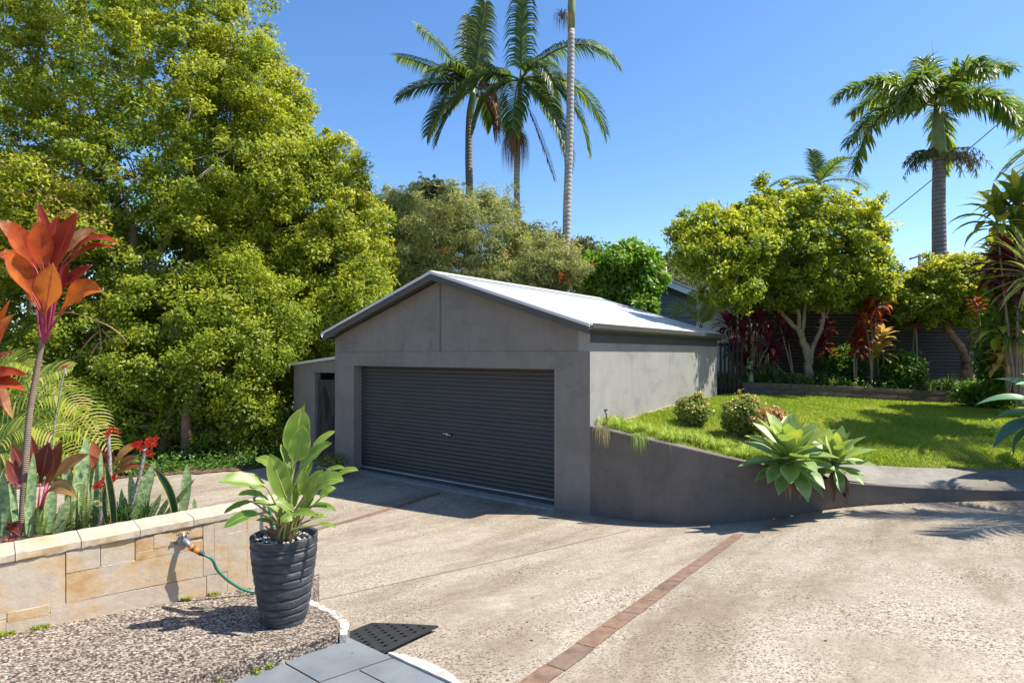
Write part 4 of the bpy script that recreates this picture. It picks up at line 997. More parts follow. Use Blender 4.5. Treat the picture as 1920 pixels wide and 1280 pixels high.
mb = MB(); frond(mb, P(985, 190, Z - .2), (.35, -.2, -.9), 3.2, .3, 40, .5, .05, rr, hang=1.6); mb.build('dead_frond', M['dead'], p2)
p1 = bpy.data.objects['tall_palm']
mb = MB(); Z = 22.8
for k in range(4): frond(mb, P(892, 178, Z - .2), (.15 + .16 * k, -.2, .15 - .2 * k), 2.0, 2.8, 34, .85, .05, rr, hang=1.7)
mb.build('dead_frond', M['dead'], p1)
Z = 19.5
p3 = palm('tall_palm', 'rightmost of three tall palms, pale ringed trunk rising out of frame', [ground_at(1060, Z), P(1062, 450, Z), P(1068, 250, Z), P(1071, 55, Z)], .15, .115, M['ptrunk'], P(1074, -95, Z), 9, 3.2, 1.2, 36, .85, .07, 43, M['pfrond'], shaft=True, group='tall slender palms behind the garage', th=(8, 62))
mb = MB(); hanging(mb, P(1054, 32, Z), 60, .62, .30, rr, .02, .2); mb.build('seed_skirt', M['dead'], p3)
# foxtail palm on the right
Z = 18
p4 = palm('foxtail_palm', 'thick grey palm with bushy foxtail fronds rising above the small tree on the right', [ground_at(1762, Z, .6), P(1761, 470, Z), P(1760, 380, Z), P(1761, 300, Z)], .21, .17, M['ptrunk2'], P(1757, 200, Z), 14, 3.0, 1.4, 56, .72, .07, 44, M['pfrond2'], plume=1, shaft=True,
     custom=[fr(14, 40, 1.2, 1.1), fr(75, 20, .85, 1.1), fr(174, 48, 1.1, 1.5), fr(186, 74, 1.3, 2.6), fr(165, 66, 1.0, 2.0), fr(6, 56, 1.15, 1.8), fr(-20, 74, 1.1, 2.2), fr(-95, 42, .85, 2.2), fr(50, 75, 1, 2.2), fr(-60, 70, .85, 2.4), fr(215, 55, .9, 2.2), fr(-140, 48, .85, 1.9), fr(130, 28, .8, 1.3), fr(120, 40, 1, 1.6)], hang=.8)
for nm, side, mt in (('flower_spray', 1, M['seedg']), ('flower_spray', -1, M['olive'])):
    mb = MB(); b0 = P(1761, 295, Z - .2)
    for k in range(22):
        a = rr.uniform(-.6, .9); l = rr.uniform(.7, 1.25); d = Vector((side * math.cos(a), rr.uniform(-.6, .2), .35 * math.sin(a)))
        pts = curve([b0, b0 + d * l * .6 + Vector((0, 0, .08)), b0 + d * l + Vector((0, 0, -.28 * l))], 7); mb.tube(pts, .008, 4)
        for q in pts[2:]:
            for _ in range(5):
                e = q + Vector((rr.uniform(-.12, .12), rr.uniform(-.1, .1), rr.uniform(-.28, -.02))); mb.blade([q, q.lerp(e, .5) + Vector((0, 0, .02)), e], .028, (0, -1, .3), pf_strap, .3, 2, rr.uniform(0, 1))
    mb.build(nm, mt, p4)
mb = MB(); mb.tube([P(1753, 150, Z), P(1747, 70, Z)], [.012, .004], 5); mb.build('spear_leaf', M['pfrond2'], p4)
Z = 26
palm('feather_palm', 'small dark palm crown peeping over the top of the larger lawn tree', [ground_at(1540, Z, 1), P(1540, 500, Z), P(1540, 380, Z)], .2, .15, M['ptrunk2'], P(1535, 345, Z), 11, 2.5, 1.4, 34, .7, .06, 46, M['pfrond'], custom=[fr(160, 62, .8, 1.0), fr(35, 45, 1, 1.0), fr(5, 66, .95, 1.1), fr(185, 78, .8, 1.2), fr(-80, 50, .8, 1), fr(90, 15, .7, .5)])

# ============================================================ neighbour buildings, fence, pole, wire
M['blue'] = m_simple('blue_grey_boards', (.12, .16, .19), (.15, .195, .23), 2, .6, .3)
nh = thing('blue_house', 'blue-grey weatherboard house gable with white barge and finial behind the garage', 'house', Vector((5.6, 21.5, .5)))
Z = 21.5; mb = MB()
pk = P(1246, 528, Z); 
for i in range(26):
    z0 = -.4 + i * .17; 
    for sgn in (1,):
        zt = z0 + .165; slope = .40
        half = (pk.z - zt) / slope
        if half < .1: continue
        xl, xr = pk.x - min(half, 2.6), pk.x + min(half, 2.6)
        mb.prism([(xl, Z - .02, z0), (xr, Z - .02, z0), (xr, Z, zt), (xl, Z, zt)], (0, .12, 0))
mb.box(pk.x - 2.6, pk.x + 2.6, Z + .12, Z + 8, -.4, pk.z - 1.05)
mb.build('weatherboard_wall', M['blue'], nh, smooth=False)
mb = MB()
for s_ in (-1, 1):
    e = (pk.x + s_ * 3.0, pk.z - 1.2); 
    mb.prism([(pk.x, Z - .32, pk.z + .02), (e[0], Z - .32, e[1] + .02), (e[0], Z - .32, e[1] - .2), (pk.x, Z - .32, pk.z - .2)], (0, .04, 0))
mb.build('barge_board', M['white'], nh, smooth=False)
mb = MB()
for s_ in (-1, 1):
    e = (pk.x + s_ * 3.15, pk.z - 1.24); mb.prism([(pk.x, Z - .36, pk.z + .10), (e[0], Z - .36, e[1] + .10), (e[0], Z - .36, e[1] + .03), (pk.x, Z - .36, pk.z + .03)], (0, 9, 0))
mb.build('roof', M['roof'], nh, smooth=False)
mb = MB(); mb.tube([P(1249, 541, Z - .4), P(1249, 500, Z - .4)], .022, 6); mb.tube([P(1249, 527, Z - .4), P(1249, 521, Z - .4)], .05, 8); mb.build('finial', M['white'], nh)
wb = thing('white_pillar', 'white rendered square pillar standing behind the far end of the garage', 'pillar', Vector((5.2, 15.6, .5)))
mb = MB(); a = P(1315, 560, 15.6); b_ = P(1344, 560, 15.6); mb.box(a.x, b_.x, 15.6, 16.0, -.4, 3.0); mb.box(b_.x + .002, P(1366, 560, 15.9).x, 15.75, 16.0, -.4, 2.95)
mb.build('pillar', M['white'], wb, smooth=False)
mb = MB(); mb.box(a.x - .05, P(1366, 560, 15.9).x + .05, 15.55, 16.05, 3.002, 3.08); mb.build('capping', M['white'], wb, smooth=False)
wr = thing('white_house', 'white-roofed house glimpsed between the two lawn trees above the fence', 'house', Vector((15, 24, .5)))
mb = MB(); Z = 24; x0, x1 = P(1610, 0, Z).x, P(1760, 0, Z).x
mb.box(x0, x1, Z, Z + 6, 0, P(0, 566, Z).z); mb.build('wall', M['white'], wr, smooth=False)
mb = MB(); zt = P(0, 566, Z).z; mb.prism([(x0 - .3, Z - .4, zt), (x1 + .3, Z - .4, zt), (x1 + .3, Z + 3, zt + .95), (x0 - .3, Z + 3, zt + .95)], (0, 0, .12)); mb.prism([(x0 - .3, Z + 3.001, zt + .95), (x1 + .3, Z + 3.001, zt + .95), (x1 + .3, Z + 6.4, zt), (x0 - .3, Z + 6.4, zt)], (0, 0, .12))
mb.build('roof', M['roof'], wr, smooth=False)
mb = MB(); mb.box(x0 - .3, x1 + .3, Z - .52, Z - .405, zt - .02, zt + .12); mb.build('gutter', M['trim'], wr, smooth=False)
fn = thing('corrugated_fence', 'dark horizontally corrugated metal fence behind the planted bed', 'fence', Vector((10, 16.7, .6)))
def fence_top(x): return 2.75 - (x - 5.5) * .02
mb = MB(); vs = []; nz = 26 * 8
for i in range(nz + 1):
    z = .35 + (2.42) * i / nz; y = 16.7 + .030 * math.sin(i / 8 * 2 * math.pi)
    vs += [(5.55, y, z), (15.5, y - .4, z - .06)]
mb.add(vs, [(2 * i, 2 * i + 1, 2 * i + 3, 2 * i + 2) for i in range(nz)]); mb.build('corrugated_sheet', m_simple('fence_steel', (.040, .036, .032), (.062, .056, .05), 1.2, .42, .5, mapping=((.4, .4, 3),)), fn)
mb = MB(); mb.prism([(5.5, 16.64, 2.775), (15.5, 16.24, 2.715), (15.5, 16.34, 2.715), (5.5, 16.74, 2.775)], (0, 0, .05)); mb.build('top_rail', M['metal_dark'], fn, smooth=False)
for i in range(5):
    mb = MB(); x = 6.3 + i * 2.2; y = 16.78 - (x - 5.5) * .04; mb.box(x, x + .09, y, y + .09, .3, 2.7); mb.build('post', M['metal_dark'], fn, smooth=False)
bf = thing('bamboo_screen', 'light brown cane screen propped on the fence behind the dark cordylines', 'screen', Vector((6.2, 16.4, .6)))
mb = MB(); rr = random.Random(8)
for i in range(34):
    x = 5.7 + i * .045 + rr.uniform(-.01, .01); mb.tube([(x, 16.5 + rr.uniform(-.02, .02), .6), (x + rr.uniform(-.03, .03), 16.48, 2.35 + rr.uniform(-.25, .1))], rr.uniform(.009, .016), 5)
mb.build('canes', m_simple('pale_cane', (.25, .17, .10), (.45, .34, .22), 8, .8), bf)
# utility pole with cross arm
Z = 70; up_ = thing('utility_pole', 'distant timber power pole with a single cross arm above the white roof', 'power pole', ground_at(1724, Z, 1))
mb = MB(); mb.tube([ground_at(1724, Z, 1), P(1724, 476, Z)], [.2, .15], 8); mb.build('pole', M['bark'], up_)
mb = MB(); a = P(1705, 486, Z - .2); b_ = P(1738, 475, Z - .2); mb.tube([a, b_], .10, 6); mb.build('cross_arm', M['bark'], up_)
for k in range(3):
    mb = MB(); p = a.lerp(b_, (k + .3) / 3); mb.tube([p, p + Vector((0, 0, .3))], .06, 6); mb.build('insulator', M['white'], up_)
mb = MB(); w0 = P(1590, 462, 55); w1 = P(2100, 30, 42); wire = [w0.lerp(w1, i / 40) + Vector((0, 0, -1.2 * 4 * (i / 40) * (1 - i / 40) * .35)) for i in range(41)]
mb.tube(wire, lin([.04, .035], 40), 5); tag(mb.build('power_line', M['black'], None), 'thin black overhead power line sagging past the foxtail palm', 'cable')

# ============================================================ lawn trees
Z = 14.9
tree('lawn_tree', 'larger rounded yellow-green tree with forked pale trunk in the bed behind the lawn', 'tree',
     [([Vector((7.55, Z, .6)), P(1516, 690, Z), P(1508, 645, Z), P(1497, 618, Z)], [.115, .10, .09, .075]),
      ([P(1497, 618, Z), P(1475, 598, Z), P(1455, 570, Z), P(1440, 545, Z)], [.07, .055, .045, .03]), ([P(1497, 618, Z), P(1497, 585, Z), P(1482, 560, Z), P(1475, 520, Z)], [.055, .045, .04, .02]),
      ([P(1504, 635, Z), P(1508, 590, Z), P(1515, 540, Z)], [.05, .04, .025]),
      ([P(1518, 685, Z), P(1524, 650, Z), P(1540, 615, Z), P(1546, 570, Z), P(1555, 520, Z)], [.07, .06, .05, .04, .02]), ([P(1543, 600, Z), P(1552, 585, Z), P(1558, 560, Z)], [.03, .025, .015]), ([P(1543, 590, Z), P(1535, 575, Z), P(1528, 560, Z)], [.025, .02, .012])],
     [bl(1470, 470, Z, 90, 70), bl(1375, 470, 13.8, 75, 62), bl(1312, 475, 13.0, 50, 45), bl(1330, 420, 13.4, 40, 30), bl(1415, 455, 14.3, 62, 60), bl(1500, 400, Z, 70, 50), bl(1420, 415, Z, 55, 45), bl(1580, 420, Z, 65, 50), bl(1570, 490, Z, 85, 65), bl(1630, 490, Z, 38, 50),
      bl(1365, 540, 13.4, 52, 36), bl(1440, 545, Z, 70, 35), bl(1530, 545, Z, 75, 32), bl(1610, 545, Z, 50, 35), bl(1640, 440, Z, 28, 30), bl(1430, 365, Z, 14, 26), bl(1432, 345, Z, 8, 16), bl(1640, 395, Z, 12, 14), bl(1275, 425, Z, 14, 10), bl(1330, 392, Z, 16, 14), bl(1280, 435, Z, 25, 18)],
     1150, 80, .21, .105, .06, M['lilly'], M['bark_pale'], 61, base=Vector((7.55, Z, .6)), twigs=.2, rag=.24)
Z = 15.3
tree('lawn_tree', 'smaller yellow-green tree with thick Y-shaped trunk at the right of the fence', 'tree',
     [([Vector((11.9, Z, .5)), P(1816, 690, Z), P(1815, 668, Z)], [.17, .15, .14]), ([P(1815, 668, Z), P(1800, 645, Z), P(1780, 620, Z), P(1772, 600, Z)], [.10, .09, .08, .07]), ([P(1815, 668, Z), P(1824, 640, Z), P(1822, 600, Z), P(1818, 560, Z)], [.10, .085, .08, .05])],
     [bl(1770, 555, Z, 60, 45), bl(1720, 575, Z, 45, 35), bl(1820, 560, Z, 50, 50), bl(1785, 515, Z, 55, 35), bl(1745, 530, Z, 40, 30), bl(1840, 520, Z, 40, 30), bl(1690, 560, Z, 18, 18), bl(1765, 580, Z, 50, 24), bl(1835, 585, Z, 30, 20)],
     560, 80, .20, .105, .06, M['lilly'], M['bark_red'], 62, base=Vector((11.9, Z, .5)), twigs=.2, rag=.22)
# ============================================================ potted paddle plant
PC = Vector((-1.335, 3.44, 0)); PC.z = slabz(PC.x, PC.y)
pp = thing('potted_plant', 'large leafy paddle-leaved plant in a tall ridged black pot on the pebble slab', 'potted plant', PC)
def m_pot():
    m, nt, b = newmat('black_ridged_pot', .55, .35)
    f = noise(nt, 9, 7, .75, mapping=((1, 1, 2.5),)); col = ramp(nt, [(.3, (.022, .024, .027)), (.52, (.05, .053, .058)), (.75, (.15, .157, .17))], f)
    nt.links.new(col, b.inputs['Base Color']); bump(nt, b, noise(nt, 60, 5, .7), .5, .004); return m
M['pot'] = m_pot()
mb = MB(); rr = random.Random(2); NS, NH = 96, 150; H = .505
rid = [0.02 + .052 * i + rr.uniform(-.008, .008) for i in range(10)]; ph = [rr.uniform(0, 6.28) for _ in rid]; ph2 = [rr.uniform(0, 6.28) for _ in rid]
vs = []; fs = []
for j in range(NH + 1):
    z = H * j / NH; t = z / H
    r0 = .118 + .070 * t ** .85 + .005 * math.sin(t * 3.1)
    for i in range(NS):
        a = 2 * math.pi * i / NS; g = 0
        for q, zq in enumerate(rid):
            zc = zq + .0035 * math.sin(2 * a + ph[q]) + .0025 * math.sin(5 * a + ph2[q]); dz_ = z - zc
            g -= .0085 * math.exp(-(dz_ / .0042) ** 2); 
            if 0 < dz_ < .05: g += .0045 * math.sin(math.pi * min(1, dz_ / .052)) ** .6
        if t > .90: g = -.004 * (t < .915)
        r = r0 + g; vs.append((PC.x + math.cos(a) * r, PC.y + math.sin(a) * r, PC.z + z))
for j in range(NH):
    for i in range(NS): fs.append((j * NS + i, j * NS + (i + 1) % NS, (j + 1) * NS + (i + 1) % NS, (j + 1) * NS + i))
for k, (dr, z) in enumerate(((-.012, H), (-.02, H - .01), (-.026, H - .09))):
    b0 = len(vs); 
    for i in range(NS):
        a = 2 * math.pi * i / NS; vs.append((PC.x + math.cos(a) * (.189 + dr), PC.y + math.sin(a) * (.189 + dr), PC.z + z))
    for i in range(NS): fs.append((b0 - NS + i, b0 - NS + (i + 1) % NS, b0 + (i + 1) % NS, b0 + i))
fs.append(tuple(range(NS))[::-1]); mb.add(vs, fs); mb.build('pot', M['pot'], pp)
mb = MB(); mb.tube([PC + Vector((0, 0, H - .075)), PC + Vector((0, 0, H - .045))], .172, 40); mb.build('soil', M['soil'], pp)
mb = MB()
for i in range(230):
    a = rr.uniform(0, 6.28); r = .165 * math.sqrt(rr.random()); p = PC + Vector((math.cos(a) * r, math.sin(a) * r, H - .04 + rr.uniform(0, .012))); s_ = rr.uniform(.008, .017)
    v = [p + Vector((x * s_ * rr.uniform(.7, 1.3), y * s_ * rr.uniform(.7, 1.3), z * s_ * .6)) for x, y, z in ((1, 0, 0), (0, 1, 0), (-1, 0, 0), (0, -1, 0), (0, 0, 1), (0, 0, -1))]
    mb.add(v, [(0, 1, 4), (1, 2, 4), (2, 3, 4), (3, 0, 4), (1, 0, 5), (2, 1, 5), (3, 2, 5), (0, 3, 5)])
mb.build('white_pebbles', m_simple('pale_pebble', (.22, .20, .17), (.62, .59, .53), 60, .8), pp); bpy.data.objects['white_pebbles']['kind'] = 'stuff'
ZP = 3.44; PB = PC + Vector((.0, 0, H - .04))
# start (x,y) , tip (x,y), width px, depth of start, depth of tip, facing (x, y, z), colour, bend
PLV = [((548, 852), (566, 764), 47, -.03, -.02, (.1, -1, .25), .62, 0), ((552, 850), (571, 757), 30, .05, .08, (-.8, -.6, .3), .4, 8), ((554, 866), (569, 797), 38, -.07, -.10, (.25, -1, .25), .75, 0),
    ((560, 884), (622, 830), 32, -.02, -.05, (-.45, -.6, .7), .45, -6), ((586, 842), (629, 808), 15, .05, .10, (-.3, -.7, .6), .7, -4), ((538, 938), (506, 850), 38, -.08, -.14, (.2, -1, .35), .72, 0),
    ((551, 880), (526, 832), 20, .04, .06, (.6, -.8, .3), .35, 2), ((517, 880), (479, 860), 22, .06, .12, (.1, -.8, .9), .7, -6), ((520, 920), (512, 872), 16, .02, .02, (-.6, -.7, .3), .3, 3),
    ((500, 914), (409, 903), 34, -.06, -.20, (.15, -.62, .9), .66, -7), ((500, 934), (446, 928), 18, -.02, -.10, (.1, -.4, 1), .3, -6), ((472, 940), (419, 963), 15, -.10, -.18, (-.1, -.5, 1), .3, -4),
    ((484, 962), (419, 990), 21, -.12, -.22, (.2, -.75, .8), .42, -6), ((571, 928), (569, 881), 24, -.06, -.09, (.2, -1, .3), .8, 3), ((574, 938), (606, 880), 30, -.07, -.08, (-.25, -.8, .55), .5, -2),
    ((592, 914), (644, 902), 30, -.10, -.16, (-.05, -.85, .6), .82, -9), ((610, 885), (648, 878), 13, .05, .04, (0, -.5, 1), .45, -4), ((628, 896), (672, 882), 17, .0, -.04, (0, -.6, .9), .75, -6),
    ((580, 950), (630, 958), 15, -.12, -.18, (0, -.6, .9), .35, -6), ((545, 966), (595, 968), 17, -.16, -.22, (.1, -.7, .8), .4, -6), ((552, 970), (528, 978), 17, -.18, -.22, (.1, -.85, .6), .4, -4),
    ((592, 984), (632, 990), 10, -.08, -.10, (0, -.5, 1), .6, -4), ((523, 957), (470, 942), 16, -.05, -.10, (0, -.4, 1), .25, -6), ((550, 962), (515, 938), 22, -.10, -.14, (.1, -.6, .8), .35, -4),
    ((530, 900), (548, 845), 24, .10, .14, (.3, -1, .2), .3, 0), ((560, 905), (585, 860), 22, .12, .15, (-.3, -1, .3), .3, 0), ((545, 955), (558, 905), 20, .0, .0, (-.2, -1, .3), .4, 0), ((536, 972), (500, 950), 14, -.06, -.1, (0, -.4, 1), .3, -3), ((565, 960), (590, 925), 18, .02, .03, (-.3, -1, .4), .2, -2), ((540, 925), (530, 880), 20, .05, .08, (.3, -1, .3), .2, 0),
    ((558, 930), (575, 890), 18, .08, .12, (-.2, -1, .4), .15, 0), ((520, 985), (480, 975), 14, .05, .06, (0, -.4, 1), .2, -4), ((580, 975), (615, 970), 13, .05, .08, (0, -.4, 1), .15, -5), ((600, 935), (630, 915), 15, .06, .1, (-.1, -.6, .8), .25, -5)]
mb = MB(); mp = MB()
for (x0, y0), (x1, y1), w, z0, z1, nn, r, bend in PLV:
    a = P(x0, y0, ZP + z0); b_ = P(x1, y1, ZP + z1); m_ = P((x0 + x1) / 2, (y0 + y1) / 2 + bend, ZP + (z0 + z1) / 2)
    mb.blade([a, m_, b_], w / F * ZP * .98, (nn[0] + .32, nn[1], nn[2]), pf_paddle, .34, 14, r, .035)
    f0 = PB + Vector((rr.uniform(-.05, .05), rr.uniform(-.04, .04), 0)); mid = f0.lerp(a, .5) + Vector(((f0.x - a.x) * .12, 0, .02))
    mp.mi = 0; mp.tube(curve([f0, mid, a, a.lerp(m_, .5), m_.lerp(b_, .5)], 12), lin([.0085, .006, .004, .002], 12), 7, True, .5)
mb.build('foliage', M['paddle'], pp)
mp.mi = 1
for i in range(26):
    a = rr.uniform(0, 6.28); f0 = PB + Vector((math.cos(a) * .05, math.sin(a) * .04, -.01)); e = f0 + Vector((math.cos(a) * rr.uniform(.01, .1), math.sin(a) * rr.uniform(.01, .06), rr.uniform(.06, .22)))
    mp.tube(curve([f0, f0.lerp(e, .5) + Vector((0, 0, .02)), e], 5), lin([.009, .003], 5), 5)
mp.build('stems', [M['petiole'], M['petdry']], pp)

# ============================================================ cordylines of the left bed
def leaf_px(mb, x0, y0, x1, y1, w, Z, z0, z1, nn, r, bend=0, prof=pf_ti, fold=.35, wave=.02, tipdrop=0):
    a = P(x0, y0, Z + z0); m_ = P((x0 + x1) / 2, (y0 + y1) / 2 + bend, Z + (z0 + z1) / 2); b_ = P(x1, y1, Z + z1)
    mb.blade([a, m_, b_], w / F * Z, (nn[0] + .4, nn[1], nn[2]), prof, fold, 14, r, wave); return a
Z = 4.0
tc_ = thing('red_cordyline', 'tall cordyline with a bare leaning stem topped by big orange-red leaves', 'cordyline', P(40, 1012, Z))
mb = MB(); sp_ = [P(40, 1012, Z), P(46, 900, Z), P(55, 780, Z), P(70, 690, Z), P(80, 635, Z)]
mb.tube(curve(sp_, 40), lin([.022, .021, .019, .018, .016], 40), 10); mb.build('stem', M['cane'], tc_)
mb = MB(); ms = MB()
for L_ in [((88, 545), (149, 395), 40, -.02, -.05, (-.4, -.9, .1), .22, -14), ((82, 520), (74, 407), 44, -.06, -.09, (.1, -1, .1), .45, 0), ((74, 525), (14, 412), 40, -.03, -.06, (.3, -1, .2), .55, -10), ((60, 500), (-8, 412), 26, .06, .1, (.1, -1, .4), .95, -16),
        ((98, 470), (70, 378), 18, .05, .06, (.3, -1, 0), .05, -4), ((108, 492), (184, 430), 30, .02, .05, (-.1, -.9, .5), .97, -13), ((115, 500), (226, 462), 21, -.03, -.08, (0, -.8, .7), .5, -32), ((116, 508), (216, 467), 17, -.05, -.06, (0, -.8, .7), .35, -22),
        ((84, 590), (100, 492), 50, -.10, -.20, (.05, -1, .1), .78, 0), ((76, 580), (8, 465), 40, -.06, -.14, (.35, -1, .2), .72, -10), ((60, 500), (-10, 478), 26, .02, 0, (.1, -.9, .4), .8, -8), ((112, 590), (193, 548), 46, -.08, -.14, (-.1, -1, .3), .70, -22),
        ((112, 545), (174, 497), 24, .03, .04, (-.2, -.9, .4), .05, -4), ((76, 575), (52, 538), 24, -.04, -.07, (.2, -1, .2), .85, 0), ((92, 500), (108, 400), 26, .06, .08, (.2, -1, .1), .15, 0), ((98, 560), (130, 490), 30, .02, .02, (-.3, -1, .1), .1, 0), ((66, 540), (30, 480), 26, .05, .1, (.3, -1, .2), .2, 0)]:
    (x0, y0), (x1, y1), w, z0, z1, nn, r, bend = L_
    a = leaf_px(mb, x0, y0, x1, y1, w * .92, Z, z0, z1, nn, r, bend)
    m2 = P((x0 + x1) / 2, (y0 + y1) / 2 + bend, Z + (z0 + z1) / 2)
    ms.tube(curve([P(81, 642, Z), P(82 + (x0 - 82) * .35, 620, Z + z0 * .4), a, a.lerp(m2, .5)], 10), lin([.011, .0075, .005, .002], 10), 6)
mb.build('foliage', M['ti_or'], tc_); ms.build('leaf_stalks', M['stem_mag'], tc_)
mb = MB(); fl = lambda pts, r: mb.tube(curve(PL(pts, Z + .05), 14), r, 5, False)
fl([(84, 590), (130, 586), (176, 600), (187, 618)], .0028)
for pts in ([(178, 600), (205, 612), (228, 630), (241, 647)], [(187, 618), (189, 640), (186, 665), (162, 698)], [(187, 620), (165, 640), (144, 670)], [(190, 616), (205, 632), (225, 651)], [(188, 640), (176, 655), (170, 672)]):
    fl(pts, lin([.003, .006, .0045, .002], 14))
mb.build('seed_spray', M['seed'], tc_)
Z = 3.8
t = thing('orange_cordyline', 'orange-leaved cordyline cut off by the left edge of the frame', 'cordyline', P(-70, 1010, Z))
mb = MB(); mb.tube(curve(PL([(-70, 1010), (-60, 850), (-45, 730)], Z), 20), .018, 9); mb.build('stem', M['cane'], t)
mb = MB()
for x1, y1, w, r, b_ in ((30, 588, 26, .8, -20), (28, 660, 16, .9, -14), (24, 692, 14, .7, -10), (54, 706, 22, .5, -14), (50, 733, 26, .45, -10), (24, 786, 28, .95, -26), (-10, 600, 30, .4, 0), (10, 620, 22, .6, -20), (-110, 640, 30, .5, 0), (-120, 720, 30, .5, 0), (20, 560, 16, .5, -10)):
    leaf_px(mb, -45, 720, x1, y1, w, Z, 0, -.08 + .02 * (w % 5), (.1, -.8, .6), r, b_)
mb.build('foliage', M['ti_or'], t)
def bronze(lab, hub, foot, leaves_, Z, mat='ti_br'):
    t = thing('bronze_cordyline', lab, 'cordyline', P(*foot, Z)); mb = MB(); mb.tube(curve([P(*foot, Z), P((foot[0] + hub[0]) / 2 - 2, (foot[1] + hub[1]) / 2, Z), P(*hub, Z)], 12), .013, 9); mb.build('stem', M['cane'], t)
    mb = MB(); ms = MB()
    for x0, y0, x1, y1, w, z0, z1, r, b_ in leaves_:
        a = leaf_px(mb, x0, y0, x1, y1, w, Z, z0, z1, ((hub[0] - x1) * .004, -1, .35), r, b_)
        ms.tube([P(*hub, Z), P((hub[0] * .5 + x0 * .5), hub[1] - 10, Z + z0 * .5), a], [.010, .007, .004], 6)
    mb.build('foliage', M[mat], t); ms.build('leaf_stalks', M['stem_mag'], t)
bronze('bronze cordyline low beside the tall stem, with upright maroon leaves', (67, 960), (60, 1020), [(64, 905, 58, 814, 26, .03, .04, .35, 0), (76, 905, 92, 828, 38, -.03, -.05, .1, 0), (86, 905, 116, 826, 30, .0, .0, .62, 4), (92, 908, 168, 852, 24, -.04, -.1, .85, -10),
    (84, 928, 145, 935, 26, -.08, -.14, .93, -20), (56, 915, 12, 860, 26, -.05, -.08, .3, 8), (50, 890, 22, 834, 22, .05, .06, .05, 0), (60, 925, 40, 870, 24, .02, .04, .15, 0), (90, 905, 140, 880, 18, .06, .1, .7, -10)], 4.05)
bronze('bronze cordyline with golden outer leaves behind the grey spiny stems', (196, 915), (192, 975), [(192, 890, 172, 826, 20, .03, .04, .6, -4), (200, 885, 205, 838, 24, 0, 0, .3, 0), (208, 880, 262, 833, 16, .0, .04, .9, -12), (212, 886, 264, 858, 16, -.03, -.05, 1, -8), (212, 895, 262, 872, 12, -.02, 0, .75, -8),
    (186, 890, 163, 850, 22, -.02, -.03, .5, 0), (200, 900, 192, 855, 26, -.05, -.06, .2, 0), (220, 890, 298, 882, 9, .05, .05, .6, -14)], 4.3)
bronze('small wilted maroon cordyline at the foot of the tall cordyline stem', (22, 1010), (22, 1030), [(22, 1000, 10, 985, 16, -.05, -.1, .2, -6), (24, 1005, 38, 1006, 22, -.08, -.12, .1, -18), (22, 1008, 28, 1022, 14, -.1, -.14, .7, -8), (20, 1010, 4, 1018, 12, -.06, -.1, .3, -4)], 3.75)
# ============================================================ snake plants
sn = [('snake plant at the left edge with two broad upright leaves', 4.0, [(10, 1030, 6, 880, 18, .5), (24, 1030, 18, 900, 14, .3), (-6, 1030, -2, 860, 18, .6)]),
    ('slim tall snake plant leaf between the two maroon cordylines', 3.95, [(50, 1020, 63, 846, 13, .7), (58, 1022, 52, 900, 10, .5)]),
    ('snake plant beside the wall with three pale leaves leaning right', 4.05, [(84, 1015, 92, 925, 22, .6), (102, 1015, 130, 928, 17, .8), (96, 1015, 104, 905, 14, .5)]),
    ('tallest broad snake plant with a notched pale green leaf', 4.15, [(148, 1005, 164, 818, 21, .8), (140, 1005, 120, 850, 16, .5), (156, 1005, 150, 880, 12, .4)]),
    ('snake plant leaning right in front of the second bronze cordyline', 4.2, [(172, 1000, 190, 845, 15, .7), (180, 1000, 172, 870, 12, .4)]),
    ('snake plant of three leaves left of the leaning spiny stem', 4.25, [(244, 990, 243, 885, 12, .7), (228, 992, 234, 930, 12, .6), (236, 990, 228, 915, 9, .4)]),
    ('snake plant with a broad leaf leaning right below the red flowers', 4.3, [(250, 992, 292, 862, 18, .9), (246, 990, 262, 880, 12, .5)]),
    ('last snake plant at the right end of the bed beside the driveway', 4.45, [(338, 968, 351, 868, 15, .6), (366, 958, 364, 934, 6, .5)]),
    ('spreading snake plant with low leaves at the right of the bed', 4.35, [(300, 972, 366, 896, 8, .3), (272, 985, 302, 925, 11, .6), (285, 985, 318, 930, 9, .5), (262, 988, 278, 935, 9, .4)])]
for lab, Z, bl_ in sn:
    t = thing('snake_plant', lab, 'snake plant', P(bl_[0][0], bl_[0][1], Z), 'snake plants in the raised bed')
    mb = MB()
    for x0, y0, x1, y1, w, r in bl_:
        b0 = P(x0, y0 + 8, Z); e = P(x1, y1, Z + rr.uniform(-.06, .06)); m_ = b0.lerp(e, .5) + Vector((rr.uniform(-.012, .012), rr.uniform(-.02, .02), 0))
        mb.blade([b0, m_, e], w / F * Z * 1.18, (rr.uniform(.4, 1.3), -1, .1), pf_snake, .35, 14, r, .01, rr.uniform(-.3, .3))
    mb.build('foliage', M['snake'], t)
for lab, Z, bl_ in (('dark arching snake plant with yellow edges reaching toward the driveway', 4.3, [((330, 975), (318, 920), (287, 876), 15)]), ('dark narrow yellow-edged leaf plant curling in front of the pale snake plants', 4.05, [((216, 1000), (210, 930), (197, 866), 13), ((208, 1000), (196, 950), (200, 905), 8)])):
    t = thing('dark_snake_plant', lab, 'snake plant', P(*bl_[0][0], Z)); mb = MB()
    for a, b_, c_, w in bl_: mb.blade([P(*a, Z), P(*b_, Z - .03), P(*c_, Z - .05)], w / F * Z, (.2, -1, .2), pf_snake, .4, 12, rr.random())
    mb.build('foliage', M['snaked'], t)
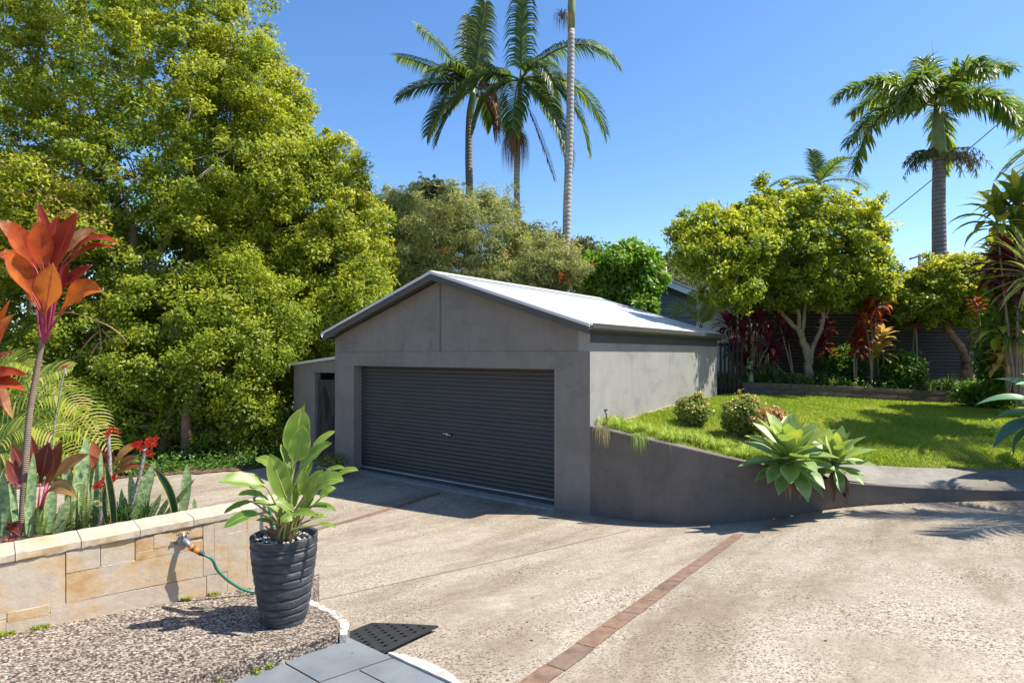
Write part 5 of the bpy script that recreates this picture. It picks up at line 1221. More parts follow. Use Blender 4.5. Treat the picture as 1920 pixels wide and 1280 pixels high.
# ============================================================ crown of thorns with red flowers
def flower(mb, p, s_, rng):
    for k in range(5):
        c = p + Vector((rng.uniform(-1, 1), rng.uniform(-1, .2), rng.uniform(-.7, .7))) * s_
        for q in range(4):
            a = q * 1.57 + rng.uniform(-.3, .3); d = Vector((math.cos(a), -.25, math.sin(a))); mb.blade([c, c + d * s_ * .35, c + d * s_ * .7], s_ * .55, (0, -1, .2), pf_lance, .2, 2, rng.random())
for lab, Z, st, fls in (('spiny grey crown of thorns stem standing upright with one red flower cluster on top', 4.2, [(200, 1010), (196, 960), (206, 900), (203, 812)], [(214, 809, 15)]),
        ('leaning spiny stem with the largest cluster of red flowers', 4.25, [(236, 1000), (245, 960), (262, 890), (272, 842)], [(262, 833, 17), (286, 828, 17), (281, 848, 12), (274, 830, 12)]),
        ('low spiny stem with three small red flower clusters in the middle of the bed', 4.1, [(186, 1010), (188, 970), (196, 920), (204, 896)], [(190, 908, 14), (204, 893, 12), (217, 897, 12)]),
        ('thin bare flower stalk with a red tip in front of the palm fronds', 4.6, [(96, 960), (100, 820), (112, 740), (122, 690)], [(122, 687, 6)])):
    t = thing('crown_of_thorns', lab, 'flowering plant', P(*st[0], Z)); mb = MB(); thin = 'thin' in lab
    c_ = curve(PL(st, Z), 40); mb.tube(c_, .005 if thin else .0125, 8, True, .5, .12, rr)
    for p in c_[3:]:
        for _ in range(2 if thin else 5):
            d = Vector((rr.uniform(-1, 1), rr.uniform(-1, 1), rr.uniform(-.3, .6))).normalized(); mb.tube([p + d * .004, p + d * (.012 if thin else .026)], [.0016, .0004], 3, False)
    mb.build('stem', M['thorn'], t)
    mb = MB(); 
    for x, y, s_ in fls: mb = MB(); flower(mb, P(x, y, Z - .02), s_ / F * Z * .62, rr); mb.build('flower_cluster', M['redfl'], t)
# ============================================================ fishbone ferns
for i, (x, y0, y1, Z, tilt, lab) in enumerate([(78, 1020, 948, 4.0, 6, 'fishbone fern directly under the low maroon cordyline'), (136, 1000, 930, 4.15, 4, 'fishbone fern just left of the tallest snake plant'), (163, 1000, 900, 4.1, 5, 'fishbone fern climbing up just right of the tallest snake plant'),
    (200, 1000, 925, 4.2, -6, 'fishbone fern below the low red flower clusters'), (222, 990, 945, 4.3, 8, 'fishbone fern left of the leaning spiny stem'), (118, 1005, 962, 4.1, 12, 'short fishbone fern right of the low maroon cordyline'), (258, 985, 948, 4.35, 8, 'small fishbone fern near the right end of the bed')]):
    t = thing('fishbone_fern', lab, 'fern', P(x, y0, Z), 'fishbone ferns in the left bed')
    mb = MB()
    for q in range(3):
        a = P(x + q * 4 - 4, y0 + 6, Z); e = P(x + tilt * (q - .6) * 1.4, y1 + q * 9, Z + rr.uniform(-.08, .08)); c_ = curve([a, a.lerp(e, .5) + Vector((0, -.02, .01)), e], 26); mb.tube(c_, .0018, 4, False)
        for k, p in enumerate(c_[2:]):
            w_ = .030 * math.sin(math.pi * min(1, .12 + k / 26 * .9))
            for s_ in (-1, 1): mb.blade([p, p + Vector((s_ * w_ * .5, -.004, .002)), p + Vector((s_ * w_, -.006, 0))], .0085, (0, -1, .4), pf_strap, .2, 2, rr.uniform(.3, .9))
    mb.build('fronds', M['strap'], t)
t = thing('leafy_weed', 'tiny bright green leafy weed between the snake plants', 'weed', P(186, 960, 4.0)); mb = MB()
for k in range(9):
    a = rr.uniform(0, 6.28); c_ = P(186, 942, 4.0); d = Vector((math.cos(a), -.3, math.sin(a) * .6)); mb.blade([c_, c_ + d * .02, c_ + d * .042], .026, (0, -1, .5), pf_lance, .1, 4, 1)
mb.tube([P(186, 965, 4.0), P(186, 942, 4.0)], .002, 4); mb.build('foliage', M['strap'], t)
# grassy tufts that fill the foot of the bed
rg2 = random.Random(77)
for i in range(16):
    x = -10 + i * 19 + rg2.uniform(-6, 6); Z = 4.25 + rg2.uniform(-.1, .25)
    t = thing('bed_tuft', 'low dark green tuft at the foot of the plants in the raised bed', 'grass tuft', P(x, 1020 - i * 2.5, Z), 'dark tufts in the left bed'); mb = MB()
    tuft(mb, P(x, 1022 - i * 2.5, Z), 34, .26, .010, rg2, .9, 4); mb.build('blades', M['strapd'], t)
# ============================================================ golden cane palm at the left edge
Z = 5.2; t = thing('golden_cane_palm', 'golden cane palm with arching yellow-green fronds behind the left bed', 'palm', P(-60, 1000, Z)); mb = MB()
for k in range(5): mb.tube(curve(PL([(-60 + k * 22, 1010), (-55 + k * 20, 900), (-50 + k * 14, 830)], Z + .1 * k), 8), .016, 7)
mb.build('canes', M['cane'], t)
FR = [([(-40, 860), (20, 740), (80, 705), (135, 690)], .0), ([(-40, 870), (40, 770), (110, 740), (150, 770)], -.2), ([(-30, 880), (60, 790), (140, 755), (188, 800)], .1), ([(-20, 890), (60, 820), (150, 800), (212, 842)], -.1), ([(-20, 900), (40, 850), (110, 840), (165, 880)], -.3),
      ([(-60, 850), (-30, 720), (20, 680), (60, 690)], .2), ([(-60, 880), (10, 820), (60, 800), (110, 820)], -.4), ([(-50, 900), (0, 850), (50, 850), (80, 880)], -.5), ([(-40, 850), (30, 750), (90, 720), (120, 735)], .4), ([(-10, 880), (70, 800), (130, 790), (175, 830)], .4), ([(-20, 900), (60, 860), (120, 860), (170, 895)], .3)]
for pts, dz in FR:
    mb = MB(); c_ = curve(PL(pts, Z + dz), 30); mb.tube(c_, lin([.010, .006, .002], 30), 5)
    for i in range(4, 31):
        for s_ in (-1, 1):
            tg = (c_[min(i + 1, 30)] - c_[i - 1]).normalized(); sd_ = tg.cross(Vector((.2, -.55, .8))).normalized(); l = .27 * math.sin(math.pi * min(1, .12 + (i / 30) * .86)) ** .6 * rr.uniform(.85, 1.1)
            d = (sd_ * s_ + tg * .75 + Vector((0, -.15, .2))).normalized(); p = c_[i]; e = p + d * l + Vector((0, 0, -.22 * l)); mb.blade([p, p + d * l * .55, e], .020, (0, -.5, 1), pf_strap, .3, 4, rr.uniform(.1, .95) if i < 24 else rr.uniform(.6, 1))
    mb.build('frond', M['pyel'], t)
# ============================================================ two pots by the garage pillar
for lab, x, y, Z, r, h, s_ in (('larger bushy succulent in a squat clay pot against the garage pillar', 628, 868, 11.7, .19, .20, 1), ('smaller clay pot with succulent shoots, left of the bushy one', 607, 872, 11.8, .13, .20, .7)):
    b0 = Vector(((x - 960) / F * Z, Z, -.935)); t = thing('pot_plant', lab, 'potted plant', b0, 'pots by the garage pillar'); mb = MB()
    mb.tube([b0, b0 + Vector((0, 0, h * .8)), b0 + Vector((0, 0, h * .82)), b0 + Vector((0, 0, h))], [r * .7, r * .95, r * 1.05, r * 1.05], 20); mb.build('pot', M['conc'], t)
    rg = np.random.default_rng(int(x)); C = np.array(b0 + Vector((0, 0, h + .13 * s_))); n = int(700 * s_); d = unit(rg.normal(size=(n, 3))); pos = C + d * np.array([.30, .25, .17]) * s_ * rg.random((n, 1)) ** .4
    leaves('foliage', pos, d + np.array([0, 0, .5]), .05, .028, M['shrubl'], rg, t, rg.random(n) * .75)
    mb = MB()
    for k in range(14): a = rr.uniform(0, 6.28); mb.tube([b0 + Vector((0, 0, h)), b0 + Vector((math.cos(a) * .2 * s_, math.sin(a) * .2 * s_, h + .16 * s_))], .007, 4)
    mb.build('stems', M['bark'], t)
# ============================================================ agaves
def agave(lab, c, L, w, n, seed, mat='agave', th=(6, 112), axis=(0, -.22, .97), droop=.12):
    t = thing('agave', lab, 'agave', c); r_ = random.Random(seed); mb = MB()
    rosette(mb, c, n, L, w, r_, pf_agv, th[0], th[1], droop, .42, 12, .12, lambda t, q: max(0, min(1, .95 - 1.1 * t + q.uniform(-.25, .25))), 0, .62, axis)
    mb.build('leaves', M[mat], t); mb = MB(); c = Vector(c); mb.tube([c + Vector((.02, .05, -.28)), c + Vector((0, .02, -.1)), c + Vector((0, 0, .12))], [.06, .055, .03], 9); mb.build('stem', M['bark'], t)
    if mat == 'agave':
        mb = MB()
        for k in range(9):
            a = -1.57 + r_.uniform(-1, 1); p = c + Vector((math.cos(a) * .06, math.sin(a) * .06, -.05)); mb.blade([p, p + Vector((math.cos(a) * .10, math.sin(a) * .10, -.12)), p + Vector((math.cos(a) * .09, math.sin(a) * .09, -.36))], .05, (math.cos(a), math.sin(a), .2), pf_strap, .5, 6, r_.random(), .08)
        mb.build('dead_leaves', M['dead'], t)
    return t
agave('large green agave rosette spilling over the top of the grey retaining wall', P(1476, 874, 7.45), .63, .215, 46, 3, th=(6, 122))
agave('smaller agave rosette to the right of the large one, on the path edge', P(1566, 878, 7.5), .46, .15, 32, 5, th=(5, 112))
agave('blue-green agave with broad leaves entering the frame at the right edge of the lawn', P(1992, 800, 8.2), .98, .27, 28, 8, 'agave2', (6, 120), (-.15, -.2, .97), .45)

# ============================================================ shrubs beside the retaining wall
def shrub(name, lab, cat, x, y, Z, rx, ry, n, per, mat, seed, L=.05, leafw=.031, zf=None, bark='bark', crad=.10, **k):
    c = P(x, y, Z); kx = Z / F; zg = zf if zf is not None else float(lawnz(c.x, c.y)); base = Vector((c.x, c.y, zg)); t = thing(name, lab, cat, base); rr_ = random.Random(seed)
    C = foliage('foliage', [(c, (rx * kx, rx * kx, ry * kx)), (c + Vector((rx * kx * .3, 0, ry * kx * .25)), (rx * kx * .7, rx * kx * .7, ry * kx * .75)), (c + Vector((-rx * kx * .3, 0, -ry * kx * .1)), (rx * kx * .7, rx * kx * .7, ry * kx * .75))], n, per, crad, L, leafw, M[mat], seed, t, **k)
    mb = MB()
    for i in range(16): q = Vector(C[rr_.randrange(len(C))]); mb.tube(curve([base, base.lerp(q, .5) + Vector((0, 0, .03)), q], 5), lin([.009, .002], 5), 5, False)
    mb.build('stems', M[bark], t); return t
shrub('round_shrub', 'left of two small clipped round shrubs on the lawn beside the garage wall', 'shrub', 1301, 770, 9.6, 24, 29, 230, 34, 'shrubl', 71)
shrub('round_shrub', 'right clipped round shrub with orange tips, behind the large agave', 'shrub', 1392, 778, 9.1, 30, 36, 290, 36, 'shrubl', 72)
shrub('reddish_shrub', 'low open shrub with reddish orange leaves right of the round shrubs', 'shrub', 1440, 790, 8.8, 36, 22, 90, 30, 'shrubr', 73, .05, .034, None, 'bark_pale', .09)
# ============================================================ mondo grass along the wall
rg3 = random.Random(91)
M['liri'] = m_leaf('liriope_leaf', [(0, (.16, .28, .04)), (.5, (.34, .44, .07)), (.85, (.54, .56, .16)), (1, (.62, .55, .30))], .45, .45, .4)
pts = []
for i in range(46):
    x = 1.42 + 2.0 * (i / 45) ** 1.0 + rg3.uniform(-.04, .04); y = wall_y(x) + .2 + rg3.random() ** 1.3 * (.62 if x < 2.6 else .38); pts.append((x, y))
for x, y in pts:
    t = thing('mondo_grass', 'yellow-green mondo grass tuft growing along the top of the retaining wall', 'grass tuft', (x, y, float(lawnz(x, y))), 'mondo grass tufts along the wall'); mb = MB()
    tuft(mb, Vector((x, y, float(lawnz(x, y)) - .01)), rg3.randint(46, 70), rg3.uniform(.17, .27), .0085, rg3, 1.25, 5, 0, .95, .05); mb.build('blades', M['liri'], t)
for lab, x, y, Z, mt, n, L_ in (('dry brown grass tuft hanging over the wall next to the garage corner', 1129, 800, 8.72, 'dry', 110, .30), ('bright green trailing tuft hanging over the wall, second from the garage', 1199, 815, 8.38, 'liri', 80, .28)):
    c = P(x, y, Z); t = thing('hanging_tuft', lab, 'grass tuft', c); mb = MB(); r_ = random.Random(x)
    for k in range(n):
        a = r_.uniform(0, 6.28); b0 = c + Vector((math.cos(a) * .03, .02 + math.sin(a) * .03, 0)); s_ = r_.uniform(.02, .14); l = L_ * r_.uniform(.4, 1.1)
        e = b0 + Vector((math.cos(a) * s_, -.05 - abs(math.sin(a)) * s_, -l)); mb.blade([b0, b0 + Vector((math.cos(a) * s_ * .7, -.05, -l * .25 + .05)), e], .008, (0, -1, .2), pf_strap, .3, 5, r_.random())
    mb.build('blades', M[mt], t)
t = thing('irrigation_riser', 'thin black irrigation riser against the lit garage wall', 'riser', P(1137, 800, 8.95)); mb = MB(); mb.tube(curve(PL([(1137, 803), (1138, 785), (1135, 772)], 8.95), 8), .009, 7); mb.build('pipe', M['black'], t)
mb = MB(); mb.tube(PL([(1133, 770), (1139, 767)], 8.95), .017, 8); mb.tube(PL([(1136, 783), (1141, 786)], 8.95), .012, 7); mb.build('valve', M['metal_dark'], t)
mb = MB(); rr = random.Random(1)
xs_ = [1.25 + .05 * i for i in range(40)]
vs = []
for x in xs_:
    y0 = gside_y(x) - .0; n_ = Vector((.8, -.6)); w = .16 + .05 * math.sin(x * 7) + rr.uniform(-.02, .02)
    vs += [(x, y0, float(lawnz(x, y0)) + .004), (x + n_.x * w, y0 + n_.y * w, float(lawnz(x + n_.x * w, y0 + n_.y * w)) - .004)]
mb.add(vs, [(2 * i, 2 * i + 1, 2 * i + 3, 2 * i + 2) for i in range(len(xs_) - 1)])
tag(mb.build('bare_soil', m_simple('sandy_soil', (.20, .13, .09), (.38, .29, .22), 16, .95, .1, .6, 40)), kind='structure')

# ============================================================ lawn grass
rg = np.random.default_rng(7); N = 150000
x = rg.uniform(1.4, 11.6, N * 2); y = rg.uniform(7.9, 14.1, N * 2)
ok = np.array((y > np.interp(x, [p.x for p in WC], [p.y for p in WC]) + .16) & (y < 8.915 + (x - 1.183) * 1.333 - .12) & ((x < 3.3) | (y > np.interp(x, PATHX, PATHY) + .0)) & (x / y < .92))
x, y = x[ok][:N], y[ok][:N]; n = len(x); z = lawnz(x, y) - .018
h = rg.uniform(.022, .055, n) * (1 + .5 * (np.sin(x * 3.1) * np.sin(y * 2.7) > .3)); a = rg.uniform(0, 6.28, n); lean = rg.uniform(.1, .9, n)[:, None] * h[:, None]
d = np.stack([np.cos(a), np.sin(a), np.zeros(n)], 1); s_ = np.stack([-np.sin(a), np.cos(a), np.zeros(n)], 1) * rg.uniform(.0022, .0045, (n, 1)); b0 = np.stack([x, y, z], 1)
V = np.empty((n, 4, 3)); V[:, 0] = b0 - s_; V[:, 1] = b0 + s_; up_v = np.zeros((n, 3)); up_v[:, 2] = h
V[:, 2] = b0 + up_v * .7 + d * lean * .4 + s_ * .6; V[:, 3] = b0 + up_v + d * lean
dryf = np.clip(.5 + .5 * np.sin(x * 1.3 + 1) * np.sin(y * 1.9), 0, 1)
tag(np_mesh('grass', V.reshape(-1, 3), [(0, 1, 2), (0, 2, 3)], 4, M['grass'], None, np.clip(rg.random(n) * .68 + dryf * .34, 0, 1)), kind='stuff')

# ============================================================ sleeper edging and back bed
def slz(x): return float(lawnz(x, 14.1))
se = thing('sleeper_edging', 'low weathered timber sleeper edging along the back of the lawn', 'garden edging', (7.5, 14.15, .5)); rs = random.Random(6)
for r_ in range(2):
    x = 4.9 + (.0 if r_ else -.1); k = 0
    while x < 14.0:
        L_ = rs.uniform(1.7, 2.4); x1 = min(x + L_, 14.2); mb = MB(); z0 = slz(x) - .02 + r_ * .155; z1 = slz(x1) - .02 + r_ * .155; o = rs.uniform(-.008, .008) + r_ * .008
        q = []; kk = 14
        for i in range(kk + 1):
            u = x + .004 + (x1 - x - .008) * i / kk; zz_ = z0 + (z1 - z0) * i / kk; j = lambda: rs.uniform(-.004, .004)
            q += [(u, 14.14 + o + j(), zz_ + .0), (u, 14.135 + o + j(), zz_ + .075), (u, 14.14 + o + j(), zz_ + .148), (u, 14.22, zz_ + .15 + j()), (u, 14.23, zz_)]
        mb.add(q, [(i * 5 + a, i * 5 + (a + 1) % 5, i * 5 + 5 + (a + 1) % 5, i * 5 + 5 + a) for i in range(kk) for a in range(5)] + [tuple(range(5))[::-1], tuple(kk * 5 + a for a in range(5))])
        mb.build('sleeper', M['timber'], se, smooth=False); x = x1; k += 1
strip_sheet('planting_bed', np.arange(4.9, 15.6, .3), lambda x: 14.16, lambda x: 17.5, lambda X, Y: lawnz(np.clip(X, 3, 13), np.full_like(Y, 14.1)) + .27 + .03 * np.sin(X * 5) * np.sin(Y * 6), M['soil'], 12)
def bedz(x): return float(lawnz(min(x, 13), 14.1)) + .27
bg_ = bpy.data.objects['planting_bed']
# low retaining side strip of neighbour's ground behind the fence
mb = MB(); mb.box(3.2, 40, 17.6, 60, -1.3, .35); tag(mb.build('neighbour_ground', M['earth'], None, smooth=False), kind='structure')

def cordy(lab, name, x, ytop, Z, L, w, n, mat, seed, foot=None, stemr=.02, heads=None, th=(5, 105), droop=.5, cat='cordyline', rmap=None, prof=pf_ti, fold=.3, group=None):
    """heads: list of (x, y) pixel-row places of the leaf heads"""
    r_ = random.Random(seed); fx = foot if foot is not None else x; fp = Vector(((fx - 960) / F * Z, Z, 0)); fp.z = bedz(fp.x) - .02
    t = thing(name, lab, cat, fp, group); ms = MB(); mb = MB()
    for hx, hy in (heads or [(x, ytop)]):
        h_ = P(hx, hy, Z + r_.uniform(-.15, .1)); mid = fp.lerp(h_, .55) + Vector((r_.uniform(-.05, .05), r_.uniform(-.05, .05), 0)); ms.tube(curve([fp, mid, h_], 12), lin([stemr, stemr * .75], 12), 7)
        rosette(mb, h_ - Vector((0, 0, L * .1)), n + (8 if prof is pf_ti else 0), L, w * (1.5 if prof is pf_ti else 1), r_, prof, th[0], th[1], droop, fold, 7, L * .35, rmap, .015, .6)
    ms.build('stem', M['cane' if Z < 12 else 'bark_pale'], t); mb.build('leaves', M[mat], t); return t
cordy('dark burgundy cordyline with one crimson head at the garage corner', 'dark_cordyline', 1366, 618, 14.6, .52, .085, 22, 'ti_dk', 1, 1372, rmap=lambda t, q: 1 if t < .15 else q.uniform(0, .7))
cordy('dark maroon multi-headed cordyline in front of the cane screen', 'dark_cordyline', 1420, 610, 15.0, .5, .085, 20, 'ti_dk', 2, 1412, heads=[(1392, 640), (1425, 612), (1440, 650), (1405, 590)])
cordy('dark maroon cordyline between the cane screen and the forked tree trunk', 'dark_cordyline', 1455, 620, 15.2, .5, .085, 20, 'ti_dk', 3, 1490, heads=[(1462, 610), (1478, 640), (1445, 668)])
cordy('small burgundy cordyline low behind the spiky snake plant', 'dark_cordyline', 1385, 670, 14.5, .42, .08, 22, 'ti_dk', 4, heads=[(1375, 665), (1398, 690)])
cordy('reddish cordyline right behind the forked trunk', 'red_garden_cordyline', 1545, 640, 15.6, .42, .085, 20, 'ti_red', 5, 1545, heads=[(1547, 622), (1540, 655), (1553, 680)], rmap=lambda t, q: q.uniform(0, .35))
cordy('bright orange-red cordyline head on a pale leaning stem against the fence', 'red_garden_cordyline', 1625, 590, 14.7, .5, .085, 22, 'ti_red', 6, 1634, stemr=.03, heads=[(1632, 592), (1645, 575), (1622, 612)], rmap=lambda t, q: q.uniform(.45, 1))
cordy('low rust-red cordyline left of the pale leaning stem', 'red_garden_cordyline', 1607, 660, 14.6, .42, .075, 22, 'ti_red', 7, 1606, heads=[(1604, 660), (1610, 640)], rmap=lambda t, q: q.uniform(.1, .75))
cordy('cream and gold cordyline standing beside the orange-red one', 'golden_cordyline', 1652, 650, 14.9, .52, .13, 18, 'ti_yel', 8, 1652, heads=[(1652, 645), (1646, 672)], th=(5, 85), rmap=lambda t, q: max(0, min(1, 1 - t + q.uniform(-.2, .2))))
cordy('thin dark cordyline on a single stem in front of the bare fence', 'dark_cordyline', 1717, 605, 15.2, .34, .06, 16, 'ti_dk', 9, 1720, stemr=.022, heads=[(1717, 608)])
cordy('red-orange cordyline head sticking up above the smaller tree', 'red_garden_cordyline', 1722, 525, 16.0, .5, .09, 14, 'ti_red', 10, 1708, heads=[(1720, 535)], th=(5, 80), rmap=lambda t, q: q.uniform(.4, 1))
cordy('small rust cordyline leaf head hanging beside the smaller tree trunk', 'red_garden_cordyline', 1832, 580, 14.2, .34, .07, 8, 'ti_red', 11, 1860, heads=[(1834, 578)], rmap=lambda t, q: q.uniform(.3, .8))
# right edge: tall mixed planting
Zr = 10.5
def cordr(lab, name, heads, Z, L, w, n, mat, seed, foot, **k): return cordy(lab, name, heads[0][0], heads[0][1], Z, L, w, n, mat, seed, foot, heads=heads, **k)
cordr('tall green and yellow cordyline with long pointed leaves at the top right edge', 'green_cordyline', [(1908, 400), (1870, 425), (1915, 455)], 10.5, .78, .10, 26, 'ti_grn', 21, 1905, th=(8, 100), rmap=lambda t, q: q.uniform(.1, 1))
cordr('green cordyline with drooping broad leaves lower down the right edge', 'green_cordyline', [(1890, 590), (1915, 640), (1878, 625), (1908, 560)], 10.8, .62, .11, 24, 'ti_grn', 22, 1915, rmap=lambda t, q: q.uniform(0, .8))
cordr('maroon and purple cordyline in the right-edge thicket', 'dark_cordyline', [(1880, 520), (1912, 545), (1900, 500)], 10.6, .66, .095, 24, 'ti_dk', 23, 1912, th=(10, 110), rmap=lambda t, q: q.uniform(.1, .95))
cordr('yellow-leaved cordyline behind the maroon one at the right edge', 'golden_cordyline', [(1868, 490), (1895, 480), (1905, 560)], 11.5, .5, .10, 20, 'ti_grn', 24, 1890, rmap=lambda t, q: q.uniform(.7, 1))
M['spiky'] = m_blade('striped_dracaena_leaf', (.2, .3, .05), (.52, .50, .25), .72, .3, rnd_stops=[(0, (.10, .18, .03)), (1, (.30, .36, .07))])
cordr('spiky striped dracaena with thin radiating leaves at the right edge', 'dracaena', [(1935, 520)], 9.6, .92, .045, 70, 'spiky', 25, 1940, th=(5, 130), droop=.18, cat='dracaena', prof=pf_strap)
cordr('pale variegated broad-leaved plant at the foot of the right-edge thicket', 'umbrella_plant', [(1885, 690), (1898, 668)], 12.0, .5, .15, 12, 'ti_yel', 26, 1890, th=(20, 95), cat='shrub', rmap=lambda t, q: q.uniform(.2, .6))
cordr('sword-leaved dracaena poking up between the lawn tree and the white roof', 'dracaena', [(1655, 522)], 17.5, .75, .04, 46, 'spiky', 27, 1655, th=(5, 115), droop=.15, cat='dracaena', prof=pf_strap)
cordr('yucca-like spiky head poking out of the top left of the larger lawn tree', 'dracaena', [(1385, 425)], 16.5, .55, .035, 46, 'spiky', 28, 1385, th=(5, 95), droop=.12, cat='dracaena', prof=pf_strap)
# orange-tinged palm just outside the frame; its frond ends enter at the top right
palm('frame_edge_palm', 'palm with orange-tinged frond tips hanging into the top right corner', [Vector((10.9, 10.1, 0)), Vector((10.85, 10.1, 2.5)), Vector((10.8, 10.1, 4.9))], .14, .11, M['ptrunk'], Vector((10.8, 10.1, 5.4)), 12, 2.3, 1.5, 40, .6, .045, 81, M['pfrond2'], shaft=True, th=(25, 95), custom=[fr(175, 62, .9, 1.3), fr(190, 80, .85, 1.6), fr(150, 70, .9, 1.5)])
palm('roadside_palm', 'palm beyond the right edge whose fronds cast streaky shade on path and driveway', [Vector((8.1, 6.15, -.2)), Vector((8.1, 6.15, 2.8))], .14, .11, M['ptrunk'], Vector((8.05, 6.15, 3.2)), 14, 2.05, 1.5, 40, .55, .035, 82, M['pfrond'], th=(35, 100))
# filler thicket, right
for lab, x, y, Z, rx, ry, n, mt, s_ in (('dense green leafy shrub filling the right edge behind the agave', 1905, 660, 12.5, 60, 70, 260, 'shade', 31), ('low leafy green shrub under the smaller tree trunk', 1860, 735, 13.4, 45, 22, 120, 'shade', 32), ('soft green shrub in front of the fence beside the gold cordyline', 1690, 700, 14.8, 34, 42, 150, 'shade', 33),
        ('yellow-green croton bush high at the right edge', 1925, 470, 12.5, 50, 55, 160, 'lilly', 34), ('dark leafy shrub beside the screen of cordylines', 1580, 690, 15.6, 34, 40, 130, 'shade', 35), ('mid-green leafy shrub in the middle of the right-edge thicket', 1908, 600, 12.0, 34, 50, 150, 'shade', 36), ('yellowish leafy shrub behind the maroon cordyline at the right edge', 1905, 520, 12.8, 42, 45, 150, 'lilly', 37)):
    c = P(x, y, Z); shrub('garden_shrub', lab, 'shrub', x, y, Z, rx, ry, n, 34, mt, s_, .13, .06, bedz(c.x), crad=.18)
# strap plants and ground cover along the bed
rg4 = random.Random(15)
sp = [(1408, 715, 14.5, .55, 'snake', 'upright snake plant with pale leaves at the left of the back bed'), (1440, 712, 14.8, .75, 'strapd', 'tall fine-leaved strappy clump left of the forked trunk'), (1455, 715, 14.5, .6, 'strapd', 'dark strappy clump at the foot of the leaning pale stem'), (1480, 716, 14.4, .4, 'strapd', 'low dark strappy clump just left of the forked trunk'),
      (1545, 715, 14.5, .5, 'strapd', 'strappy clump just right of the forked trunk'), (1560, 724, 14.3, .3, 'strap', 'bright grassy clump on the sleeper right of the forked trunk'), (1745, 725, 14.3, .45, 'strap', 'arching pale spider-like clump spilling over the sleeper'), (1780, 700, 14.5, .6, 'strapd', 'tall thin-leaved clump in front of the bare fence'),
      (1800, 725, 14.3, .4, 'strapd', 'strappy clump at the foot of the smaller tree'), (1875, 735, 12.8, .5, 'strap', 'pale strappy clump behind the right-edge agave'), (1900, 720, 12.6, .55, 'strapd', 'dark green strappy clump at the right edge behind the agave'), (1735, 700, 14.8, .55, 'strap', 'upright flowering strap clump against the fence'),
      (1850, 742, 13.2, .45, 'strap', 'small pale clump at the right end of the sleepers')]
for x, y, Z, L_, mt, lab in sp:
    px = (x - 960) / F * Z; p = Vector((px, Z, bedz(px) - .02)); t = thing('strappy_plant', lab, 'garden plant', p, 'strappy clumps in the back bed'); mb = MB()
    if mt == 'snake':
        for k in range(7): a = rg4.uniform(0, 6.28); e = p + Vector((rg4.uniform(-.15, .15), rg4.uniform(-.1, .1), L_ * rg4.uniform(.7, 1.2))); mb.blade([p + Vector((math.cos(a) * .05, math.sin(a) * .05, 0)), p.lerp(e, .5), e], .07, (rg4.uniform(-.5, .5), -1, .1), pf_snake, .3, 8, rg4.random())
    else: tuft(mb, p, 70 if mt == 'strapd' else 55, L_, .02, rg4, 1.0, 6, 0, 1, .08)
    mb.build('blades', M[mt], t)
rg = np.random.default_rng(17); NC = 420; cx = rg.uniform(5.2, 12.8, NC); cy = rg.uniform(14.35, 16.3, NC); idx = np.repeat(np.arange(NC), 30); n = len(idx)
cz = np.array([bedz(v) for v in cx]); hh = rg.uniform(.05, .28, NC)
pos = np.stack([cx[idx] + rg.normal(size=n) * .12, cy[idx] + rg.normal(size=n) * .10, cz[idx] + hh[idx] * rg.random(n)], 1)
tag(leaves('ground_cover', pos, rg.normal(size=(n, 3)) * .5 + np.array([0, -.3, .8]), .08, .05, M['shade'], rg, None, np.clip(rg.random(NC)[idx] * .6 + rg.random(n) * .4, 0, 1)), kind='stuff')
rg = np.random.default_rng(18); NC = 500; cx = rg.uniform(-13, -5.3, NC); cy = 12.9 + (cx + 5.2) * .42 + rg.random(NC) ** 1.6 * 3; idx = np.repeat(np.arange(NC), 26); n = len(idx)
pos = np.stack([cx[idx] + rg.normal(size=n) * .14, cy[idx] + rg.normal(size=n) * .12, -.93 + rg.uniform(.03, .38, NC)[idx] * rg.random(n)], 1)
tag(leaves('understorey_plants', pos, rg.normal(size=(n, 3)) * .5 + np.array([0, -.3, .8]), .10, .055, M['shade'], rg, None, rg.random(n)), kind='stuff')
# fallen leaves, moss
rg = np.random.default_rng(19)
pos = []; 
for i in range(60):
    s_ = rg.uniform(-1.2, 1.6); n_ = -abs(rg.normal()) * .5 - .04; p = A + D * s_ + N_ * n_; pos.append((p.x, p.y, slabz(p.x, p.y) + .006))
for i in range(5000):
    x = rg.uniform(-12, -5.0); y = 12.6 + (x + 5.2) * .42 + abs(rg.normal()) * .9; pos.append((x, y, float(-.93) + rg.uniform(0, .02)))
for i in range(500):
    x = rg.uniform(-7, 0.5); y = float(np.interp(x, [-5.2, 1.2], [13.6, 8.9])) - .3 - abs(rg.normal()) * .25; pos.append((x, y, float(drive(x, y)) + .012))
for i in range(260):
    x = rg.uniform(-3, 7); y = rg.uniform(3.2, 8.6)
    if y < wall_y(max(x, 1.2)) - .03: pos.append((x, y, float(drive(x, y)) + .014))
for i in range(220):
    x = rg.uniform(1.4, 8); y = wall_y(x) - abs(rg.normal()) * .10 - .02; pos.append((x, y, float(drive(x, y)) + .014))
pos = np.array(pos); M['fallen'] = m_leaf('fallen_leaf', [(0, (.10, .055, .03)), (.6, (.26, .15, .07)), (1, (.55, .30, .09))], .1, .7, .2)
sz = rg.uniform(.025, .05, len(pos)); sz[5560:] *= .7; sz[:60] = .018; k = unit(rg.normal(size=(len(pos), 3)) * .25 + np.array([0, 0, 1]))
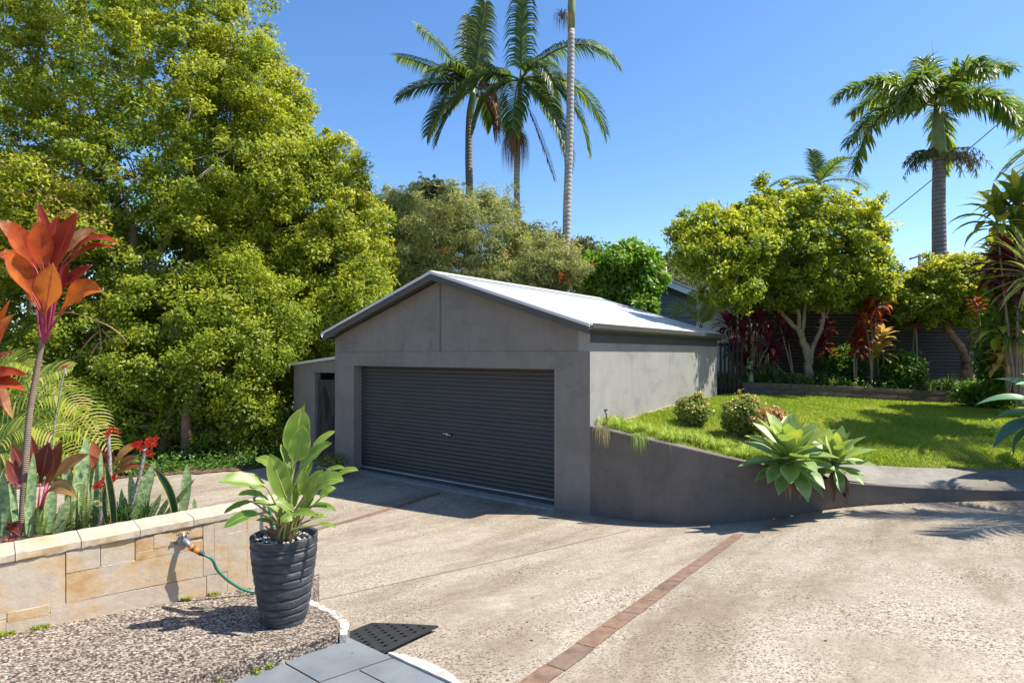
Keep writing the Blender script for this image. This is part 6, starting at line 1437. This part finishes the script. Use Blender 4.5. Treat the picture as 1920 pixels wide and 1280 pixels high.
d = unit(rg.normal(size=(len(pos), 3)) * np.array([1, 1, .05])); s2 = np.cross(d, k); V = np.empty((len(pos), 4, 3)); V[:, 0] = pos; V[:, 2] = pos + d * sz[:, None]; V[:, 1] = pos + d * sz[:, None] * .5 + s2 * sz[:, None] * .28; V[:, 3] = pos + d * sz[:, None] * .5 - s2 * sz[:, None] * .28
tag(np_mesh('fallen_leaves', V.reshape(-1, 3), [(0, 1, 2), (0, 2, 3)], 4, M['fallen'], None, rg.random(len(pos))), kind='stuff')
pos = []
for s0, s1, n in ((-.05, .06, 260), (.13, .2, 220), (.85, .90, 160), (1.0, 1.06, 160), (-1.4, -1.2, 200)):
    for i in range(n): s_ = rg.uniform(s0, s1); p = A + D * s_ + N_ * (-.004 - abs(rg.normal()) * .014); pos.append((p.x, p.y, slabz(p.x, p.y) + rg.uniform(0, .012)))
for (x0, y0) in ((412, 1253), (480, 1233), (505, 1226), (340, 1278)):
    for i in range(60): q = spt(x0, y0); pos.append((q.x + rg.normal() * .012, q.y + rg.normal() * .008, TZ + rg.uniform(.0, .03)))
pos = np.array(pos); tag(leaves('moss', pos, rg.normal(size=(len(pos), 3)) + np.array([0, -.3, 1]), .012, .008, M['moss'], rg, None, rg.random(len(pos))), kind='stuff')
# bright palm between the blue house and the white pillar
Z = 15.0; t = thing('young_palm', 'young palm with one bright arching frond in front of the blue house', 'palm', P(1325, 600, Z)); 
for k, (pts) in enumerate(([(1312, 612), (1300, 590), (1280, 575), (1262, 582), (1250, 605)], [(1314, 612), (1312, 590), (1306, 565), (1296, 548)], [(1316, 612), (1322, 590), (1335, 570)])):
    mb = MB(); c_ = curve(PL(pts, Z), 22); mb.tube(c_, lin([.012, .004], 22), 5)
    for i in range(3, 23):
        tg = (c_[min(i + 1, 22)] - c_[i - 1]).normalized()
        for s_ in (-1, 1):
            sd_ = tg.cross(Vector((0, -.9, .4))).normalized(); l = .34 * math.sin(math.pi * min(1, .15 + i / 22 * .82)) ** .6; d = (sd_ * s_ + tg * .7).normalized(); mb.blade([c_[i], c_[i] + d * l * .55, c_[i] + d * l + Vector((0, 0, -.1 * l))], .028, (0, -1, .4), pf_strap, .3, 3, rr.uniform(.1, .8))
    mb.build('frond', M['pyel'], t)
mb = MB(); mb.tube([P(1316, 660, Z), P(1314, 610, Z)], .04, 8); mb.build('stem', M['cane'], t)
